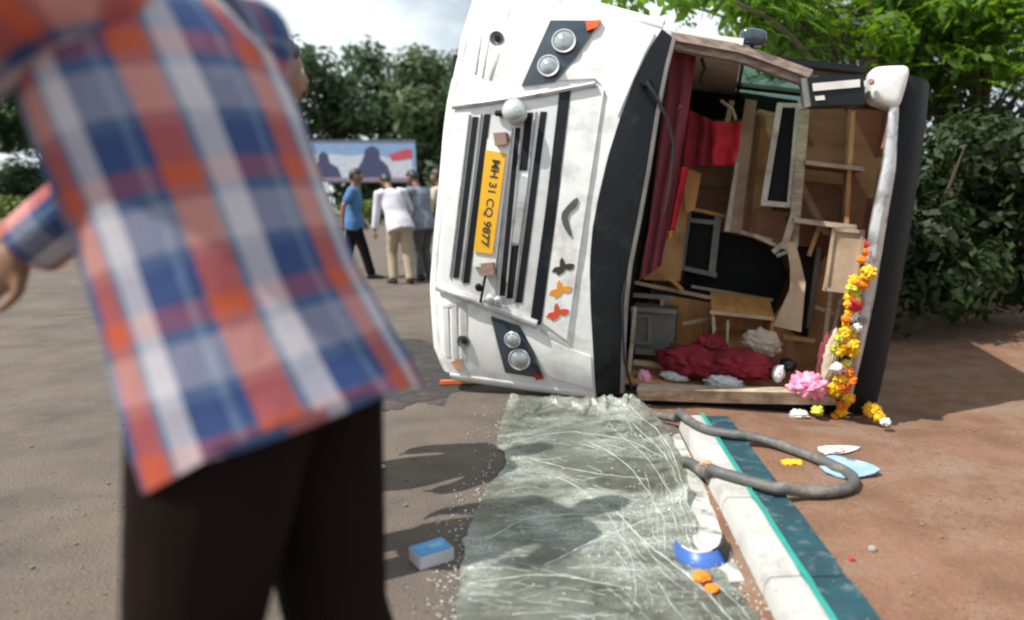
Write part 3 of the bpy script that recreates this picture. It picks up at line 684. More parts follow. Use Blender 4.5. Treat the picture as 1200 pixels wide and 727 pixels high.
# interior: panels, shelves, frames (parts of the bus)
def part(name, mt, pts, w, t=.03, parent=None):
    m = M(); plate(m, pts, w=w, t=t); return m.build(name, mt, parent or bus)
m = M(); m.box((1.07, .05, -3.05), (2.73, 2.25, -3.0)); m.build('partition', 'ply', bus)
part('partition_panel', 'plydark', [(803, 196), (864, 198), (850, 268), (812, 250), (800, 252)], 2.2)
part('panel_seam', 'greyp', [(806, 217), (856, 220), (856, 222), (806, 219)], 2.18)
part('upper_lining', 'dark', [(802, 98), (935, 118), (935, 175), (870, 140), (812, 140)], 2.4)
part('wood_post', 'beige', [(874, 116), (887, 118), (868, 274), (848, 271)], 1.6, .06)
part('post_edge', 'whitef', [(862, 190), (866, 190), (855, 272), (849, 271)], 1.58, .02)
part('plywood_panel', 'ply', [(890, 128), (917, 134), (905, 245), (894, 282), (864, 274), (881, 134)], 1.9)
part('plywood_batten', 'plydark', [(889, 132), (893, 132), (878, 275), (873, 274)], 1.87, .02)
part('lower_panel', 'plydark', [(886, 245), (930, 250), (915, 292), (884, 280)], 1.7)
f7 = part('black_panel', 'slot', [(913, 126), (935, 126), (926, 238), (898, 235)], 1.34, .02)
for a, b, wd in (((914, 123), (895, 238), 7), ((937, 122), (926, 242), 8), ((911, 123), (941, 124), 5), ((892, 238), (930, 241), 6)):
    m = M(); barpx(m, a, b, wd, 1.30 - .004 * wd, .04); m.build('panel_frame', 'whitef', f7)
m = M(); barpx(m, (943, 128), (929, 290), 12, 1.22, .06); m.build('locker_post', 'cream', bus)
m = M(); barpx(m, (931, 250), (918, 292), 8, 1.15, .03); m.build('split_batten', 'cream', bus)
part('locker_back', 'plydark', [(940, 120), (1050, 128), (1030, 300), (925, 300)], 1.75)
part('locker_side', 'plydark', [(994, 128), (1050, 130), (1030, 300), (985, 290)], 1.55)
def shelf(a, b, th, w0, w1, mt='cream'):
    m = M(); f_ = [loc(a[0], a[1], w=w0), loc(b[0], b[1], w=w0), loc(b[0], b[1] + th, w=w0), loc(a[0], a[1] + th, w=w0)]
    m.prism(f_, (0, 0, -(w1 - w0))); s = m.build('locker_shelf', 'plydark', bus)
    m = M(); m.prism([p + Vector((0, 0, .004)) for p in f_], (0, 0, -.003)); m.build('shelf_edge', mt, s)
shelf((944, 188), (1013, 196), 5, 1.12, 1.7); shelf((930, 255), (1004, 264), 6, 1.10, 1.7)
part('dark_void_panel', 'slot', [(828, 272), (880, 279), (912, 296), (924, 322), (905, 366), (862, 356), (798, 342), (806, 300)], 2.0, .12)  # black panel stands in for the unlit depth of the interior
f11 = part('black_screen', 'slot', [(808, 248), (843, 252), (837, 322), (800, 314)], 1.82, .02)
for a, b, wd in (((842, 250), (834, 322), 8), ((808, 258), (845, 262), 5), ((799, 314), (840, 323), 5), ((809, 246), (800, 316), 3)):
    m = M(); barpx(m, a, b, wd, 1.79 - .004 * wd, .05); m.build('screen_frame', 'greyf', f11)
part('locker_opening_shade', 'dark', [(932, 288), (960, 291), (946, 398), (926, 388)], 1.45, .02)  # dark plate gives the shade inside the opening by its colour
m = M(); barpx(m, (960, 290), (948, 385), 6, 1.42, .04); m.build('locker_frame', 'greyp', bus)
part('side_panel', 'ply', [(905, 372), (968, 300), (1004, 300), (985, 452), (900, 430)], 1.55)
m = M(); barpx(m, (974, 343), (963, 425), 5, 1.0, .03); m.build('loose_batten', 'cream', bus)
m = M(); barpx(m, (987, 345), (974, 400), 4, 1.02, .03); m.build('loose_batten', 'cream', bus)
part('wood_panel', 'plyorange', [(779, 346), (836, 356), (828, 420), (772, 412)], 1.6)
m = M(); barpx(m, (742, 331), (905, 364), 4, 1.35, .03); m.build('wood_rail', 'beige', bus)
m = M(); barpx(m, (742, 346), (790, 350), 5, .8, .03); m.build('wood_rail', 'greyp', bus)
m = M(); barpx(m, (742, 425), (800, 432), 5, .8, .05); m.build('wood_rail', 'beige', bus)
m = M(); barpx(m, (744, 360), (737, 440), 4, .62, .03); m.build('wood_rail', 'cream', bus)
part('tan_sheet', 'ply', [(792, 205), (816, 200), (806, 250), (797, 330), (754, 328), (770, 285)], 1.45)
part('tan_sheet', 'plyorange', [(800, 196), (822, 204), (814, 246), (804, 250)], 1.3)
for k, (a, b, wd, w_, mt) in enumerate([((858, 118), (842, 190), 6, 1.5, 'beige'), ((906, 296), (918, 286), 6, 1.2, 'whitef'), ((884, 276), (914, 290), 4, 1.25, 'cream'), ((910, 300), (930, 292), 4, 1.22, 'whitef'), ((868, 272), (905, 282), 4, 1.5, 'cream'),
        ((810, 336), (906, 352), 3, 1.7, 'beige'), ((757, 300), (800, 340), 4, 1.3, 'plyorange'), ((800, 380), (838, 372), 4, 1.35, 'beige'), ((776, 350), (772, 412), 4, 1.3, 'beige'), ((948, 300), (962, 260), 5, 1.3, 'ply'), ((918, 395), (955, 400), 5, 1.2, 'ply'),
        ((744, 412), (800, 416), 6, .84, 'greyp'), ((880, 132), (938, 138), 4, 1.7, 'beige'), ((812, 245), (860, 256), 4, 1.75, 'plyorange'), ((1000, 130), (992, 265), 5, 1.2, 'ply'), ((955, 360), (990, 372), 4, 1.3, 'beige')]):
    m = M(); barpx(m, a, b, wd, w_ - .003 * k, .03); m.build('broken_slat', mt, bus)
# dangling cable at the top
m = M(); m.loft([loc(845, 118, w=1.2), loc(858, 128, w=1.15), loc(862, 140, w=1.1)], .012, 6); m.build('broken_bracket', 'whitef', bus)
m = M(); m.loft([loc(822, 68, w=.6), loc(826, 80, w=.62), loc(821, 92, w=.62), loc(826, 100, w=.65)], .012, 6); m.build('hanging_cable', 'cable', bus)

# ------------------------------------------------------------------ loose things in and on the bus (built in bus space, placed in the world)
def bx(m, name, mt, label, cat, smooth=180, group=None):
    return tag(m.build(name, mt, xf=BX, smooth=smooth), label, cat, group)
def drape(A, B, w, na=24, nb=10, amp=.03, fr=4, t=.006, seed=0, wslope=0):
    m = M(); skin(m, A, B, na, nb, w=w, t=t, fn=lambda a, b: amp * sin(b * fr * 2 * pi + 2 * noise.noise((a * 2, seed, 0))) + .6 * amp * noise.noise((a * 5, b * 5, seed)))
    return m
def heap(cpx, w, size, seed=0, fold=.35, fq=3.0, nu=40, nv=26):
    c = loc(*cpx, w=w); m = M()
    def fn(d, p):
        k = 1 + fold * (abs(noise.noise((d.x * fq + seed, d.y * fq, d.z * fq))) * 1.6 - .4) + .12 * noise.noise((d.x * 9, d.y * 9 + seed, d.z * 9))
        return p * k
    return m.ball(c, Vector(size), nu, nv, fn)
bx(drape([(748, 330), (760, 270), (768, 200), (775, 130), (784, 58)], [(774, 312), (786, 255), (797, 190), (808, 120), (816, 66)], .50, amp=.022, fr=2), 'maroon_curtain', 'maroon', 'long dull maroon curtain hanging just inside the windscreen edge', 'curtain')
bx(drape([(797, 197), (800, 160), (802, 126)], [(838, 193), (840, 168), (838, 143)], .95, amp=.03, fr=2, seed=3), 'red_cloth', 'darkred', 'dark red cloth hung behind the brighter red bag high inside the bus', 'cloth')
bx(drape([(833, 195), (834, 170), (832, 143)], [(860, 194), (866, 176), (869, 143)], .90, amp=.03, fr=1.2, seed=5), 'red_bag', 'red', 'bright red cloth bag hanging from a bracket high inside the bus', 'bag')
o = bx(drape([(774, 272), (780, 240), (788, 195)], [(791, 270), (799, 235), (808, 196)], .62, amp=.02, fr=2, seed=8), 'red_curtain', 'red', 'narrow red curtain with gold hem hanging beside the maroon curtain', 'curtain')
m = drape([(772, 282), (774, 272)], [(790, 279), (791, 270)], .615, na=5, amp=.02, fr=2, seed=8, t=.012); k = m.build('gold_hem', 'gold', o, world=True, xf=BX)
# torn board, lit panel, crate, drawer
m = M(); pts = [(921, 284), (932, 284), (944, 330), (940, 382), (926, 388), (906, 380), (926, 338)]
A = [(921, 284), (926, 312), (926, 338), (906, 382)]; B = [(932, 284), (939, 310), (944, 332), (938, 388)]
skin(m, A, B, 14, 4, w=.95, t=.012, fn=lambda a, b: .05 * a * a * b); bx(m, 'torn_board', 'beige', 'torn strip of beige board peeling down over the black void panel', 'board', 30)
pn = empty('board_panel', BX @ loc(988, 345, w=.78), 'sunlit beige cupboard door leaning beside the flower garland', 'cupboard door')
m = M(); plate(m, [(977, 267), (1014, 270), (1004, 346), (965, 341)], w=.78, t=.05); m.build('door_leaf', 'beige', pn, world=True, xf=BX)
for a, b in (((977, 269), (967, 341)), ((1012, 272), (1003, 344)), ((977, 269), (1013, 272)), ((966, 339), (1004, 343))):
    m = M(); barpx(m, a, b, 4 if a[0] != b[0] else 4, .765 - .0006 * (a[1] % 7), .012); m.build('door_edge', 'beige', pn, world=True, xf=BX)
def pbox(front, dv, thick, mt, pn, name='side'):
    P = [loc(x, y, w=front[1]) for x, y in front[0]]; n = len(P)
    for i in range(n):
        a, b = P[i], P[(i + 1) % n]; c = sum(P, Vector()) / n; q = M(); ia, ib = a.lerp(c, thick), b.lerp(c, thick)
        q.prism([a, b, ib, ia], dv); q.build(name, mt, pn, world=True, xf=BX)
    q = M(); q.prism([p + Vector(dv) * .96 for p in P], Vector(dv) * .04); q.build('base', mt, pn, world=True, xf=BX)
dr = empty('wooden_drawer', BX @ loc(868, 410, w=1.1), 'open orange brown wooden drawer lying behind the red cloth heap', 'drawer')
pbox(([(834, 366), (908, 374), (902, 414), (836, 416)], 1.05), (-.03, .10, -.42), .10, 'plyorange', dr)
m = M(); barpx(m, (836, 372), (838, 414), 4, 1.03, .02); m.build('edge_strip', 'cream', dr, world=True, xf=BX)
m = M(); barpx(m, (853, 376), (852, 412), 3, 1.03, .02); m.build('edge_strip', 'cream', dr, world=True, xf=BX)
m = M(); barpx(m, (832, 366), (908, 374), 4, 1.032, .02); m.build('edge_strip', 'beige', dr, world=True, xf=BX)
gc = empty('grey_crate', BX @ loc(765, 408, w=.95), 'grey plastic crate with square frame at the left inside the bus', 'crate')
m = M(); plate(m, [(739, 362), (792, 366), (789, 412), (741, 408)], w=.98, t=.35); m.build('body', 'greyp', gc, world=True, xf=BX)
for a, b in (((744, 370), (745, 402)), ((761, 371), (761, 403)), ((743, 370), (763, 371)), ((744, 402), (763, 403))):
    m = M(); barpx(m, a, b, 3.2, .962 - .0004 * (a[1] % 9), .02); m.build('frame', 'greyf', gc, world=True, xf=BX)
m = M(); barpx(m, (739, 362), (793, 366), 5, .958, .03); m.build('lid_edge', 'greyf', gc, world=True, xf=BX)
# cloth heaps on the ledge
m = heap((810, 424), .74, (.24, .11, .14), 1, .35); h2 = heap((868, 426), .76, (.24, .105, .14), 4, .32); m.add(h2.v, h2.f); h3 = heap((832, 408), .86, (.12, .10, .10), 7, .5); m.add(h3.v, h3.f)
bx(m, 'red_cloth_heap', 'darkred', 'large crumpled heap of dark red cloth on the ledge of the bus', 'cloth')
bx(heap((848, 449), .66, (.13, .055, .07), 11, .3), 'white_cloth', 'whitecloth', 'crumpled white cloth under the middle of the red cloth heap', 'cloth')
bx(heap((790, 441), .66, (.10, .035, .06), 12, .3), 'white_cloth', 'whitecloth', 'flat white cloth under the left end of the red cloth heap', 'cloth')
bx(heap((893, 402), .92, (.14, .10, .08), 13, .28, 2.2), 'cream_cloth', 'creamcloth', 'cream cloth bunched in front of the wooden drawer', 'cloth')
bx(heap((966, 424), .85, (.05, .20, .05), 14, .3), 'maroon_cloth', 'maroon', 'maroon cloth strip rising behind the pink tissue', 'cloth')
bx(heap((912, 438), .66, (.045, .06, .045), 15, .3, nu=24, nv=16), 'white_pouch', 'whitecloth', 'small white pouch at the right end of the red cloth heap', 'pouch')
bx(heap((924, 428), .72, (.06, .045, .05), 16, .3, nu=24, nv=16), 'black_pouch', 'slot', 'small black bundle behind the white pouch on the ledge', 'bundle')
bx(heap((754, 442), .60, (.055, .05, .05), 17, .5, nu=24, nv=16), 'pink_rag', 'pink', 'small dull pink rag in the lower left corner of the windscreen opening', 'rag')
bx(heap((947, 452), .58, (.125, .085, .08), 18, .55, 3.2), 'pink_tissue', 'pink', 'bright pink crumpled tissue on the ledge by the garland', 'tissue')
bx(heap((973, 425), .66, (.05, .22, .03), 19, .25), 'lace_cloth', 'creamcloth', 'cream cloth hanging behind the flower garland', 'cloth')

# ------------------------------------------------------------------ flowers
def flower_mesh(name, mt, seed):
    m = M()
    def fn(d, p):
        k = 1 + .40 * noise.noise((d.x * 3 + seed, d.y * 3, d.z * 3)) + .22 * noise.noise((d.x * 9 + seed, d.y * 9, d.z * 9)) + .14 * sin(8 * math.atan2(d.y, d.x) + 9 * d.z); return p * k
    m.ball((0, 0, 0), 1, 22, 13, fn)
    o = m.build(name, mt, smooth=50); me = o.data; bpy.data.objects.remove(o)
    for v in me.vertices: v.co.z -= 1
    return me
FL = {k: flower_mesh('flower', k, i) for i, k in enumerate(('yellow', 'oranged', 'redp', 'whitep', 'lime'))}
gp = BX @ loc(990, 478, w=.62)
gar = empty('flower_garland', gp, 'long garland of yellow orange red and white flowers along the roof rim', 'garland')
seq = [(1013, 288, 'redp', 4), (1011, 297, 'oranged', 5), (1009, 309, 'oranged', 6), (1006, 322, 'yellow', 9), (1004, 336, 'yellow', 8), (998, 344, 'lime', 7), (1000, 353, 'yellow', 8), (990, 358, 'yellow', 6),
       (996, 366, 'redp', 10), (1001, 377, 'whitep', 9), (999, 388, 'whitep', 7), (988, 378, 'oranged', 6), (985, 388, 'yellow', 9), (995, 396, 'yellow', 8), (987, 402, 'yellow', 8), (982, 412, 'lime', 7), (993, 407, 'yellow', 7), (992, 418, 'yellow', 9),
       (990, 430, 'oranged', 8), (981, 428, 'redp', 6), (980, 438, 'whitep', 9), (990, 443, 'oranged', 7), (979, 450, 'yellow', 9), (988, 455, 'redp', 7), (977, 461, 'yellow', 8), (991, 466, 'oranged', 7), (989, 477, 'oranged', 7), (989, 489, 'yellow', 8)]
rg = random.Random(21)
for k in range(34):
    t = rg.random() ** .8; y = 318 + 172 * t; x = 1006 - 22 * sm(0, .55, t) + rg.uniform(-8, 8) + (4 if t > .7 else 0)
    seq.append((x, y, rg.choice(('yellow', 'yellow', 'yellow', 'lime', 'oranged', 'whitep', 'oranged')), rg.uniform(4, 6.5)))
seq.sort(key=lambda q: q[1])
NM = {'yellow': 'yellow_flower', 'oranged': 'orange_flower', 'redp': 'red_flower', 'whitep': 'white_flower', 'lime': 'lime_flower'}
giv = gar.matrix_basis.inverted(); thread = []
for x, y, k, r in seq:
    p = BX @ loc(x, y, w=None, d=.07); R_ = r * (p - CAM).dot(FW) / FPX
    o = bpy.data.objects.new(NM[k], FL[k]); col.objects.link(o); o.parent = gar
    o.matrix_basis = Matrix.Translation(giv @ p) @ Matrix.Rotation(rnd.uniform(0, 6), 4, Vector((rnd.random(), rnd.random(), rnd.random() + .1)).normalized()) @ Matrix.Diagonal((R_, R_ * rnd.uniform(.7, 1), R_ * rnd.uniform(.55, .9), 1)) @ Matrix.Translation((0, 0, 1)) @ Matrix.Translation((0, 0, 0))
    thread.append(p)
m = M(); m.loft([BX @ loc(x, y, d=.05) for x, y in ((1014, 280), (1005, 330), (997, 370), (986, 410), (986, 450), (990, 492))], .006, 5); m.build('thread', 'stem', gar, world=True)
def loose_flower(px, py, k, r, label, sq=.75):
    p = ong(px, py); R_ = r * (p - CAM).dot(FW) / FPX; o = bpy.data.objects.new('marigold' if k in ('yellow', 'oranged') else 'fallen_blossom', FL[k]); col.objects.link(o)
    o.matrix_basis = Matrix.Translation(p + Vector((0, 0, R_ * sq * 1.9))) @ Matrix.Rotation(rnd.uniform(0, 6), 4, 'Z') @ Matrix.Diagonal((R_, R_, R_ * sq, 1)); return tag(o, label, 'flower')
loose_flower(957, 492, 'lime', 7, 'yellow green flower head on the dirt beside the white scraps')
loose_flower(1021, 497, 'yellow', 10, 'larger yellow marigold on the dirt right of the garland')
loose_flower(1029, 500, 'yellow', 7, 'smaller yellow marigold touching a white flower at far right')
loose_flower(1038, 504, 'whitep', 6, 'white flower head at the right end of the fallen marigolds')
loose_flower(822, 684, 'oranged', 10, 'larger orange marigold on the broken glass below the blue plastic', .4)
loose_flower(834, 696, 'oranged', 8, 'smaller orange marigold on the broken glass nearest the kerb', .4)
def crumple(px, py, rx, ry, rz, mt, name, label, cat, seed, fold=.6):
    p = ong(px, py); m = M()
    def fn(d, q):
        k = 1 + fold * (abs(noise.noise((d.x * 3 + seed, d.y * 3, d.z * 3))) * 1.5 - .4); return q * k
    m.ball(p + Vector((0, 0, rz * .7)), Vector((rx, ry, rz)), 20, 12, fn); return tag(m.build(name, mt, smooth=60), label, cat)
crumple(936, 489, .065, .045, .03, 'paper', 'white_scrap', 'crumpled white scrap on the dirt under the ledge', 'scrap', 3)
crumple(445, 549, .028, .018, .012, 'paper', 'white_pebble', 'small pale pebble on the shadowed road at the left', 'pebble', 5, .2)
crumple(1017, 558, .014, .012, .012, 'concrete', 'grey_pebble', 'small grey pebble on the dirt right of the blue paper', 'pebble', 6, .2)
crumple(1022, 646, .016, .013, .012, 'concrete', 'grey_pebble', 'grey pebble on the dirt near the lower right', 'pebble', 8, .2)
crumple(998, 657, .010, .010, .008, 'redp', 'red_petal', 'tiny red petal on the dirt beside the teal kerb', 'petal', 9, .2)
crumple(928, 543, .05, .035, .008, 'yellow', 'yellow_leaf', 'flat yellow leaf on the dirt inside the rubber loop', 'leaf', 10, .5)
crumple(827, 545, .03, .015, .012, mat('peach_scrap', (.6, .36, .2), .7), 'peach_scrap', 'small peach coloured scrap on the kerb by the rubber loop', 'scrap', 12, .5)
# paper sheets
def sheet(pts, h, mt, name, label, cat, seed):
    m = M(); P = smooth_poly(pts, 2); c = (sum(p[0] for p in P) / len(P), sum(p[1] for p in P) / len(P)); n = len(P)
    rings = []
    for k in range(1, 6):
        rings.append([ong(*lerp2(c, p, k / 5), up=.008 + h * abs(noise.noise((p[0] * .03 + k * .5, p[1] * .05, seed)))) for p in P])
    m.grid(rings, True); m.f.append(list(range(n))); top = list(m.v); k0 = len(m.v)
    m.add([v - Vector((0, 0, .004)) for v in top], [[i for i in f][::-1] for f in m.f])
    return tag(m.build(name, mt, smooth=60), label, cat)
sheet([(958, 540), (975, 533), (992, 537), (1012, 541), (1032, 550), (1012, 558), (990, 560), (968, 553)], .05, 'bluepaper', 'blue_paper', 'creased pale blue paper sheet on the dirt under the rubber loop', 'paper', 1)
sheet([(958, 524), (984, 522), (1008, 524), (994, 530), (968, 532)], .04, 'paper', 'white_paper', 'torn white paper strip on the dirt behind the blue paper', 'paper', 4)
sheet([(812, 628), (838, 626), (848, 632), (842, 645), (822, 646)], .02, 'paper', 'white_packet', 'scrap of white packaging on the broken glass above the blue plastic', 'scrap', 6)
# rubber loop
path = [(764, 485), (780, 490), (800, 497), (840, 505), (880, 513), (920, 524), (955, 537), (985, 549), (1001, 560), (998, 570), (980, 576), (950, 578), (915, 573), (880, 563), (845, 553), (814, 546), (800, 541)]
P3 = [Vector((*p, 0)) for p in path]
def catmull(P, n=6):
    o = []
    for i in range(len(P) - 1):
        p0, p1, p2, p3 = P[max(i - 1, 0)], P[i], P[i + 1], P[min(i + 2, len(P) - 1)]
        for q in range(n):
            t = q / n; o.append(.5 * ((2 * p1) + (p2 - p0) * t + (2 * p0 - 5 * p1 + 4 * p2 - p3) * t * t + (3 * p1 - p0 - 3 * p2 + p3) * t ** 3))
    return o + [P[-1]]
pp = []
for i, p in enumerate(catmull(P3)):
    pp.append(ong(p.x, p.y, up=.028))
for _ in range(40): pp = [pp[0]] + [Vector(((a.x + b.x + c.x) / 3, (a.y + b.y + c.y) / 3, (a.z + b.z + c.z) / 3)) if _ < 6 else Vector((b.x, b.y, (a.z + b.z + c.z) / 3)) for a, b, c in zip(pp, pp[1:], pp[2:])] + [pp[-1]]
pp = [Vector((p.x, p.y, max(p.z, surf_z(p.x, p.y) + .022))) for p in pp]
m = M(); m.loft(pp, [.024 + .003 * noise.noise((i * .3, 0, 0)) for i in range(len(pp))], 10); hose = tag(m.build('rubber_seal', 'rubber', smooth=180), 'long grey rubber windscreen seal looped across the kerb and dirt', 'rubber seal')
m = M(); m.loft([p + Vector((0, 0, .023)) for p in pp[4:-4]], .007, 5); m.build('lip', 'rubber', hose, world=True, smooth=180) if False else None

# small carton
p = ong(506, 656); bxm = Matrix.Translation(p) @ Matrix.Rotation(R(38), 4, 'Z')
ct = empty('carton', p, 'small pale carton with blue top on the shadowed road', 'carton')
m = M(); m.box((-.062, -.048, 0), (.062, .048, .045)); m.build('box', 'palepack', ct, world=True, xf=bxm)
m = M(); m.box((-.058, -.044, .0455), (.058, .044, .050)); m.build('lid', 'bluepack', ct, world=True, xf=bxm)
m = M(); m.box((-.01, -.02, .0505), (.04, .015, .0515)); m.build('printed_band', mat('carton_print', (.16, .42, .62), .45), ct, world=True, xf=bxm)
# blue plastic dish with black end
p = ong(823, 655); m = M(); rows, rb = [], []
for k in range(17):
    a = R(170 + 215 * k / 16 * 1.0); tt = sin(pi * (k + .6) / 17.2) ** .6
    r0, r1 = .098, .098 - .062 * tt
    rows.append([p + Vector((r0 * cos(a) * (1 - .0), r0 * sin(a) * 1.35 + .05, .012)), p + Vector(((r0 + r1) / 2 * cos(a), (r0 + r1) / 2 * sin(a) * 1.35 + .05, .040)), p + Vector((r1 * cos(a), r1 * sin(a) * 1.35 + .05, .018))]); rb.append([v - Vector((0, 0, .008)) for v in rows[-1]])
bd = empty('plastic_shell', p, 'curved broken blue plastic shell with black end on the glass', 'plastic shell')
m.slab(rows[:13], rb[:13]); m.build('blue_shell', 'blue', bd, world=True, smooth=60)
m = M(); rr = [[v + Vector((.004, 0, .012)) for v in r] for r in rows[11:]]; m.slab(rr, [[v - Vector((0, 0, .02)) for v in r] for r in rr]); m.build('black_end', 'cable', bd, world=True, smooth=60)
m = M(); m.loft([r[2] + Vector((0, 0, .006)) for r in rows[1:13]], .006, 6); m.build('white_lip', 'paper', bd, world=True, smooth=60)
# orange rod under the bumper
a, b = ong(516, 448, .02), ong(562, 447, .02); c = a.lerp(b, .5)
rod = empty('striped_rod', a, 'orange and yellow plastic strip lying under the bumper corner', 'plastic strip')
m = M(); m.obox(a.lerp(b, .27), (b - a) * .27, (0, .02, 0), (0, 0, .012)); m.build('orange_part', mat('orange_plastic', (.75, .16, .05), .4), rod, world=True)
m = M(); m.obox(a.lerp(b, .77), (b - a) * .23, (0, .018, 0), (0, 0, .011)); m.build('yellow_part', mat('yellow_plastic', (.65, .42, .08), .4), rod, world=True)

# ------------------------------------------------------------------ shattered windscreen on the road
GL = [(600, 477), (589, 490), (586, 504), (580, 522), (591, 530), (594, 546), (578, 562), (566, 580), (557, 598), (552, 616), (543, 632), (545, 650), (538, 668), (541, 690), (534, 706), (537, 735), (533, 790)]
GR = [(750, 480), (764, 488), (774, 500), (786, 520), (796, 542), (800, 556), (806, 580), (806, 596), (814, 614), (816, 630), (830, 648), (842, 664), (862, 688), (874, 702), (884, 716), (898, 735), (926, 790)]
def glass_z(x, y, a, b):
    e = math.exp(-a * 17); z = .012 + .0055 * noise.noise((x * 2.6 + 3, y * 2.8, 0)) + .003 * abs(noise.noise((x * 14, y * 14, 4)))
    z += e * (.050 + .045 * noise.noise((x * 9, y * 4, 9)))
    z += .040 * math.exp(-((1 - b) / .10) ** 2) * (1 - sm(.30, .55, a)) * sm(0, .12, a) * (.8 + noise.noise((y * 6, 2, 2)))
    return max(z, .008)
m = M(); na, nb = 120, 90; A, B = resample(GL, na), resample(GR, na); top, bot = [], []
def glass_pt(a, b, up=0):
    k = min(na - 1.001, max(0, a * (na - 1))); q = int(k); p, r = lerp2(A[q], A[q + 1], k - q), lerp2(B[q], B[q + 1], k - q)
    x, y = lerp2(p, r, b); g = gnd(x, y, .012); return Vector((g.x, g.y, glass_z(g.x, g.y, a, b) + up))
for i in range(na):
    r1 = []
    for j in range(nb):
        a, b = i / (na - 1), j / (nb - 1); jag = .012 * noise.noise((a * 40, j * .5, 1)) if j in (0, nb - 1) else 0
        r1.append(glass_pt(a, b + jag))
    top.append(r1); bot.append([p - Vector((0, 0, .005)) for p in r1])
m.slab(top, bot)
wsg = tag(m.build('shattered_windscreen', 'shatter', smooth=50), 'large shattered windscreen glass sheet lying crumpled on the road', 'windscreen glass')
MT['crack'] = mat('crack_white', (.66, .70, .68), .3, c2=(.5, .55, .53), scale=30)
def crack(ab, r=.0022, n=26, jit=.006, seed=0):
    m = M(); pts = []; P = catmull([Vector((a, b, 0)) for a, b in ab], max(2, n // len(ab)))
    for k, p in enumerate(P): pts.append(glass_pt(p.x + jit * .6 * noise.noise((k * .7, seed, 1)), p.y + jit * noise.noise((k * .6, seed, 2)), .0015))
    return m.loft(pts, [r * (.5 + abs(noise.noise((k * .5, seed, 5)))) for k in range(len(pts))], 5)
def ab_of(px, py):
    best = min(((abs(lerp2(A[q], B[q], .5)[1] - py), q) for q in range(na)))[1]
    return best / (na - 1), (px - A[best][0]) / (B[best][0] - A[best][0])
for k, ln in enumerate([[(758, 606), (700, 632), (640, 664)], [(722, 598), (768, 640), (812, 676), (862, 730)], [(735, 484), (775, 520), (800, 570), (812, 600)], [(690, 520), (742, 552), (776, 600), (780, 640)], [(620, 540), (690, 556), (760, 560)],
                        [(600, 520), (660, 508), (730, 516), (776, 540)], [(570, 640), (620, 612), (700, 604)], [(545, 690), (640, 676), (740, 690)], [(742, 500), (784, 546), (802, 600), (812, 640)], [(715, 500), (760, 540), (790, 590)], [(650, 560), (700, 590), (735, 640), (745, 700)]]):
    m = crack([ab_of(*q) for q in ln], .0028 if k < 2 else .0018, seed=k); m.build('crack', 'crack', wsg, world=True)
m = M(); rg = random.Random(12)
for k in range(230):
    a, b = rg.random() ** .8, rg.uniform(.01, .97)
    if b < .70 - .25 * a: da, db = rg.gauss(0, .012), rg.uniform(.03, .16)
    else: da, db = rg.uniform(.03, .12), rg.uniform(-.02, .05)
    c = crack([(a, b), (a + da * .5, b + db * .5), (min(.99, a + da), min(.99, b + db))], rg.uniform(.0005, .0013), 8, .012, k); m.add(c.v, c.f)
o = m.build('fine_cracks', 'crack', wsg, world=True); o['kind'] = 'stuff'
MT['fold'] = mat('frosted_glass_fold', (.42, .49, .48), .22, c2=(.24, .29, .28), scale=14, bump=.6, bscale=60)
m = M(); n_ = 60; tp, bt = [], []
for k in range(n_ + 1):
    b = -.01 + .97 * k / n_; wd = .030 + .022 * noise.noise((k * .22, 3, 3)) + .028 * math.exp(-((b - .12) / .12) ** 2) + .014 * math.exp(-((b - .55) / .15) ** 2); row = []
    for q in range(9):
        t = q / 8; p = glass_pt(max(0, wd * t * 1.1 - .012), b + .012 * noise.noise((k * .5, q * .5, 2)))
        row.append(p + Vector((0, 0, .003 + .030 * sin(pi * t) * (.6 + 1.1 * abs(noise.noise((k * .28, t * 2, 6)))) + .006 * noise.noise((k * .9, q * .9, 1)))))
    tp.append(row); bt.append([p - Vector((0, 0, .004)) for p in row])
m.slab(tp, bt); m.build('folded_edge', 'shatter', wsg, world=True, smooth=50)
m = M()
for i in range(1000):
    t = rnd.random(); side = rnd.random(); k = min(na - 1, int(t * na))
    base = A[k] if side < .45 else B[k]; s = (-1 if side < .45 else 1) * abs(rnd.gauss(0, 22))
    if rnd.random() < .4: base = lerp2(A[k], B[k], rnd.random()); s = rnd.gauss(0, 30)
    q = ong(base[0] + s * .8 - (0 if side < .45 else 6), min(base[1] + rnd.gauss(0, 8), 760)); q.z = max(q.z, surf_z(q.x, q.y)) + (.02 if rnd.random() < .4 else .003)
    z = rnd.uniform(.0012, .004); an = rnd.uniform(0, 6)
    m.prism([q + Vector((z * cos(an + d) * rnd.uniform(.7, 1.3), z * sin(an + d), 0)) for d in (0, 1.6, 3.1, 4.7)], (rnd.uniform(-.002, .002), 0, z * .8))
tag(m.build('glass_crumbs', mat('glass_crumb', (.62, .70, .68), .15), smooth=None), 'pale crumbs of broken safety glass scattered around the windscreen sheet', 'glass crumbs', kind='stuff')
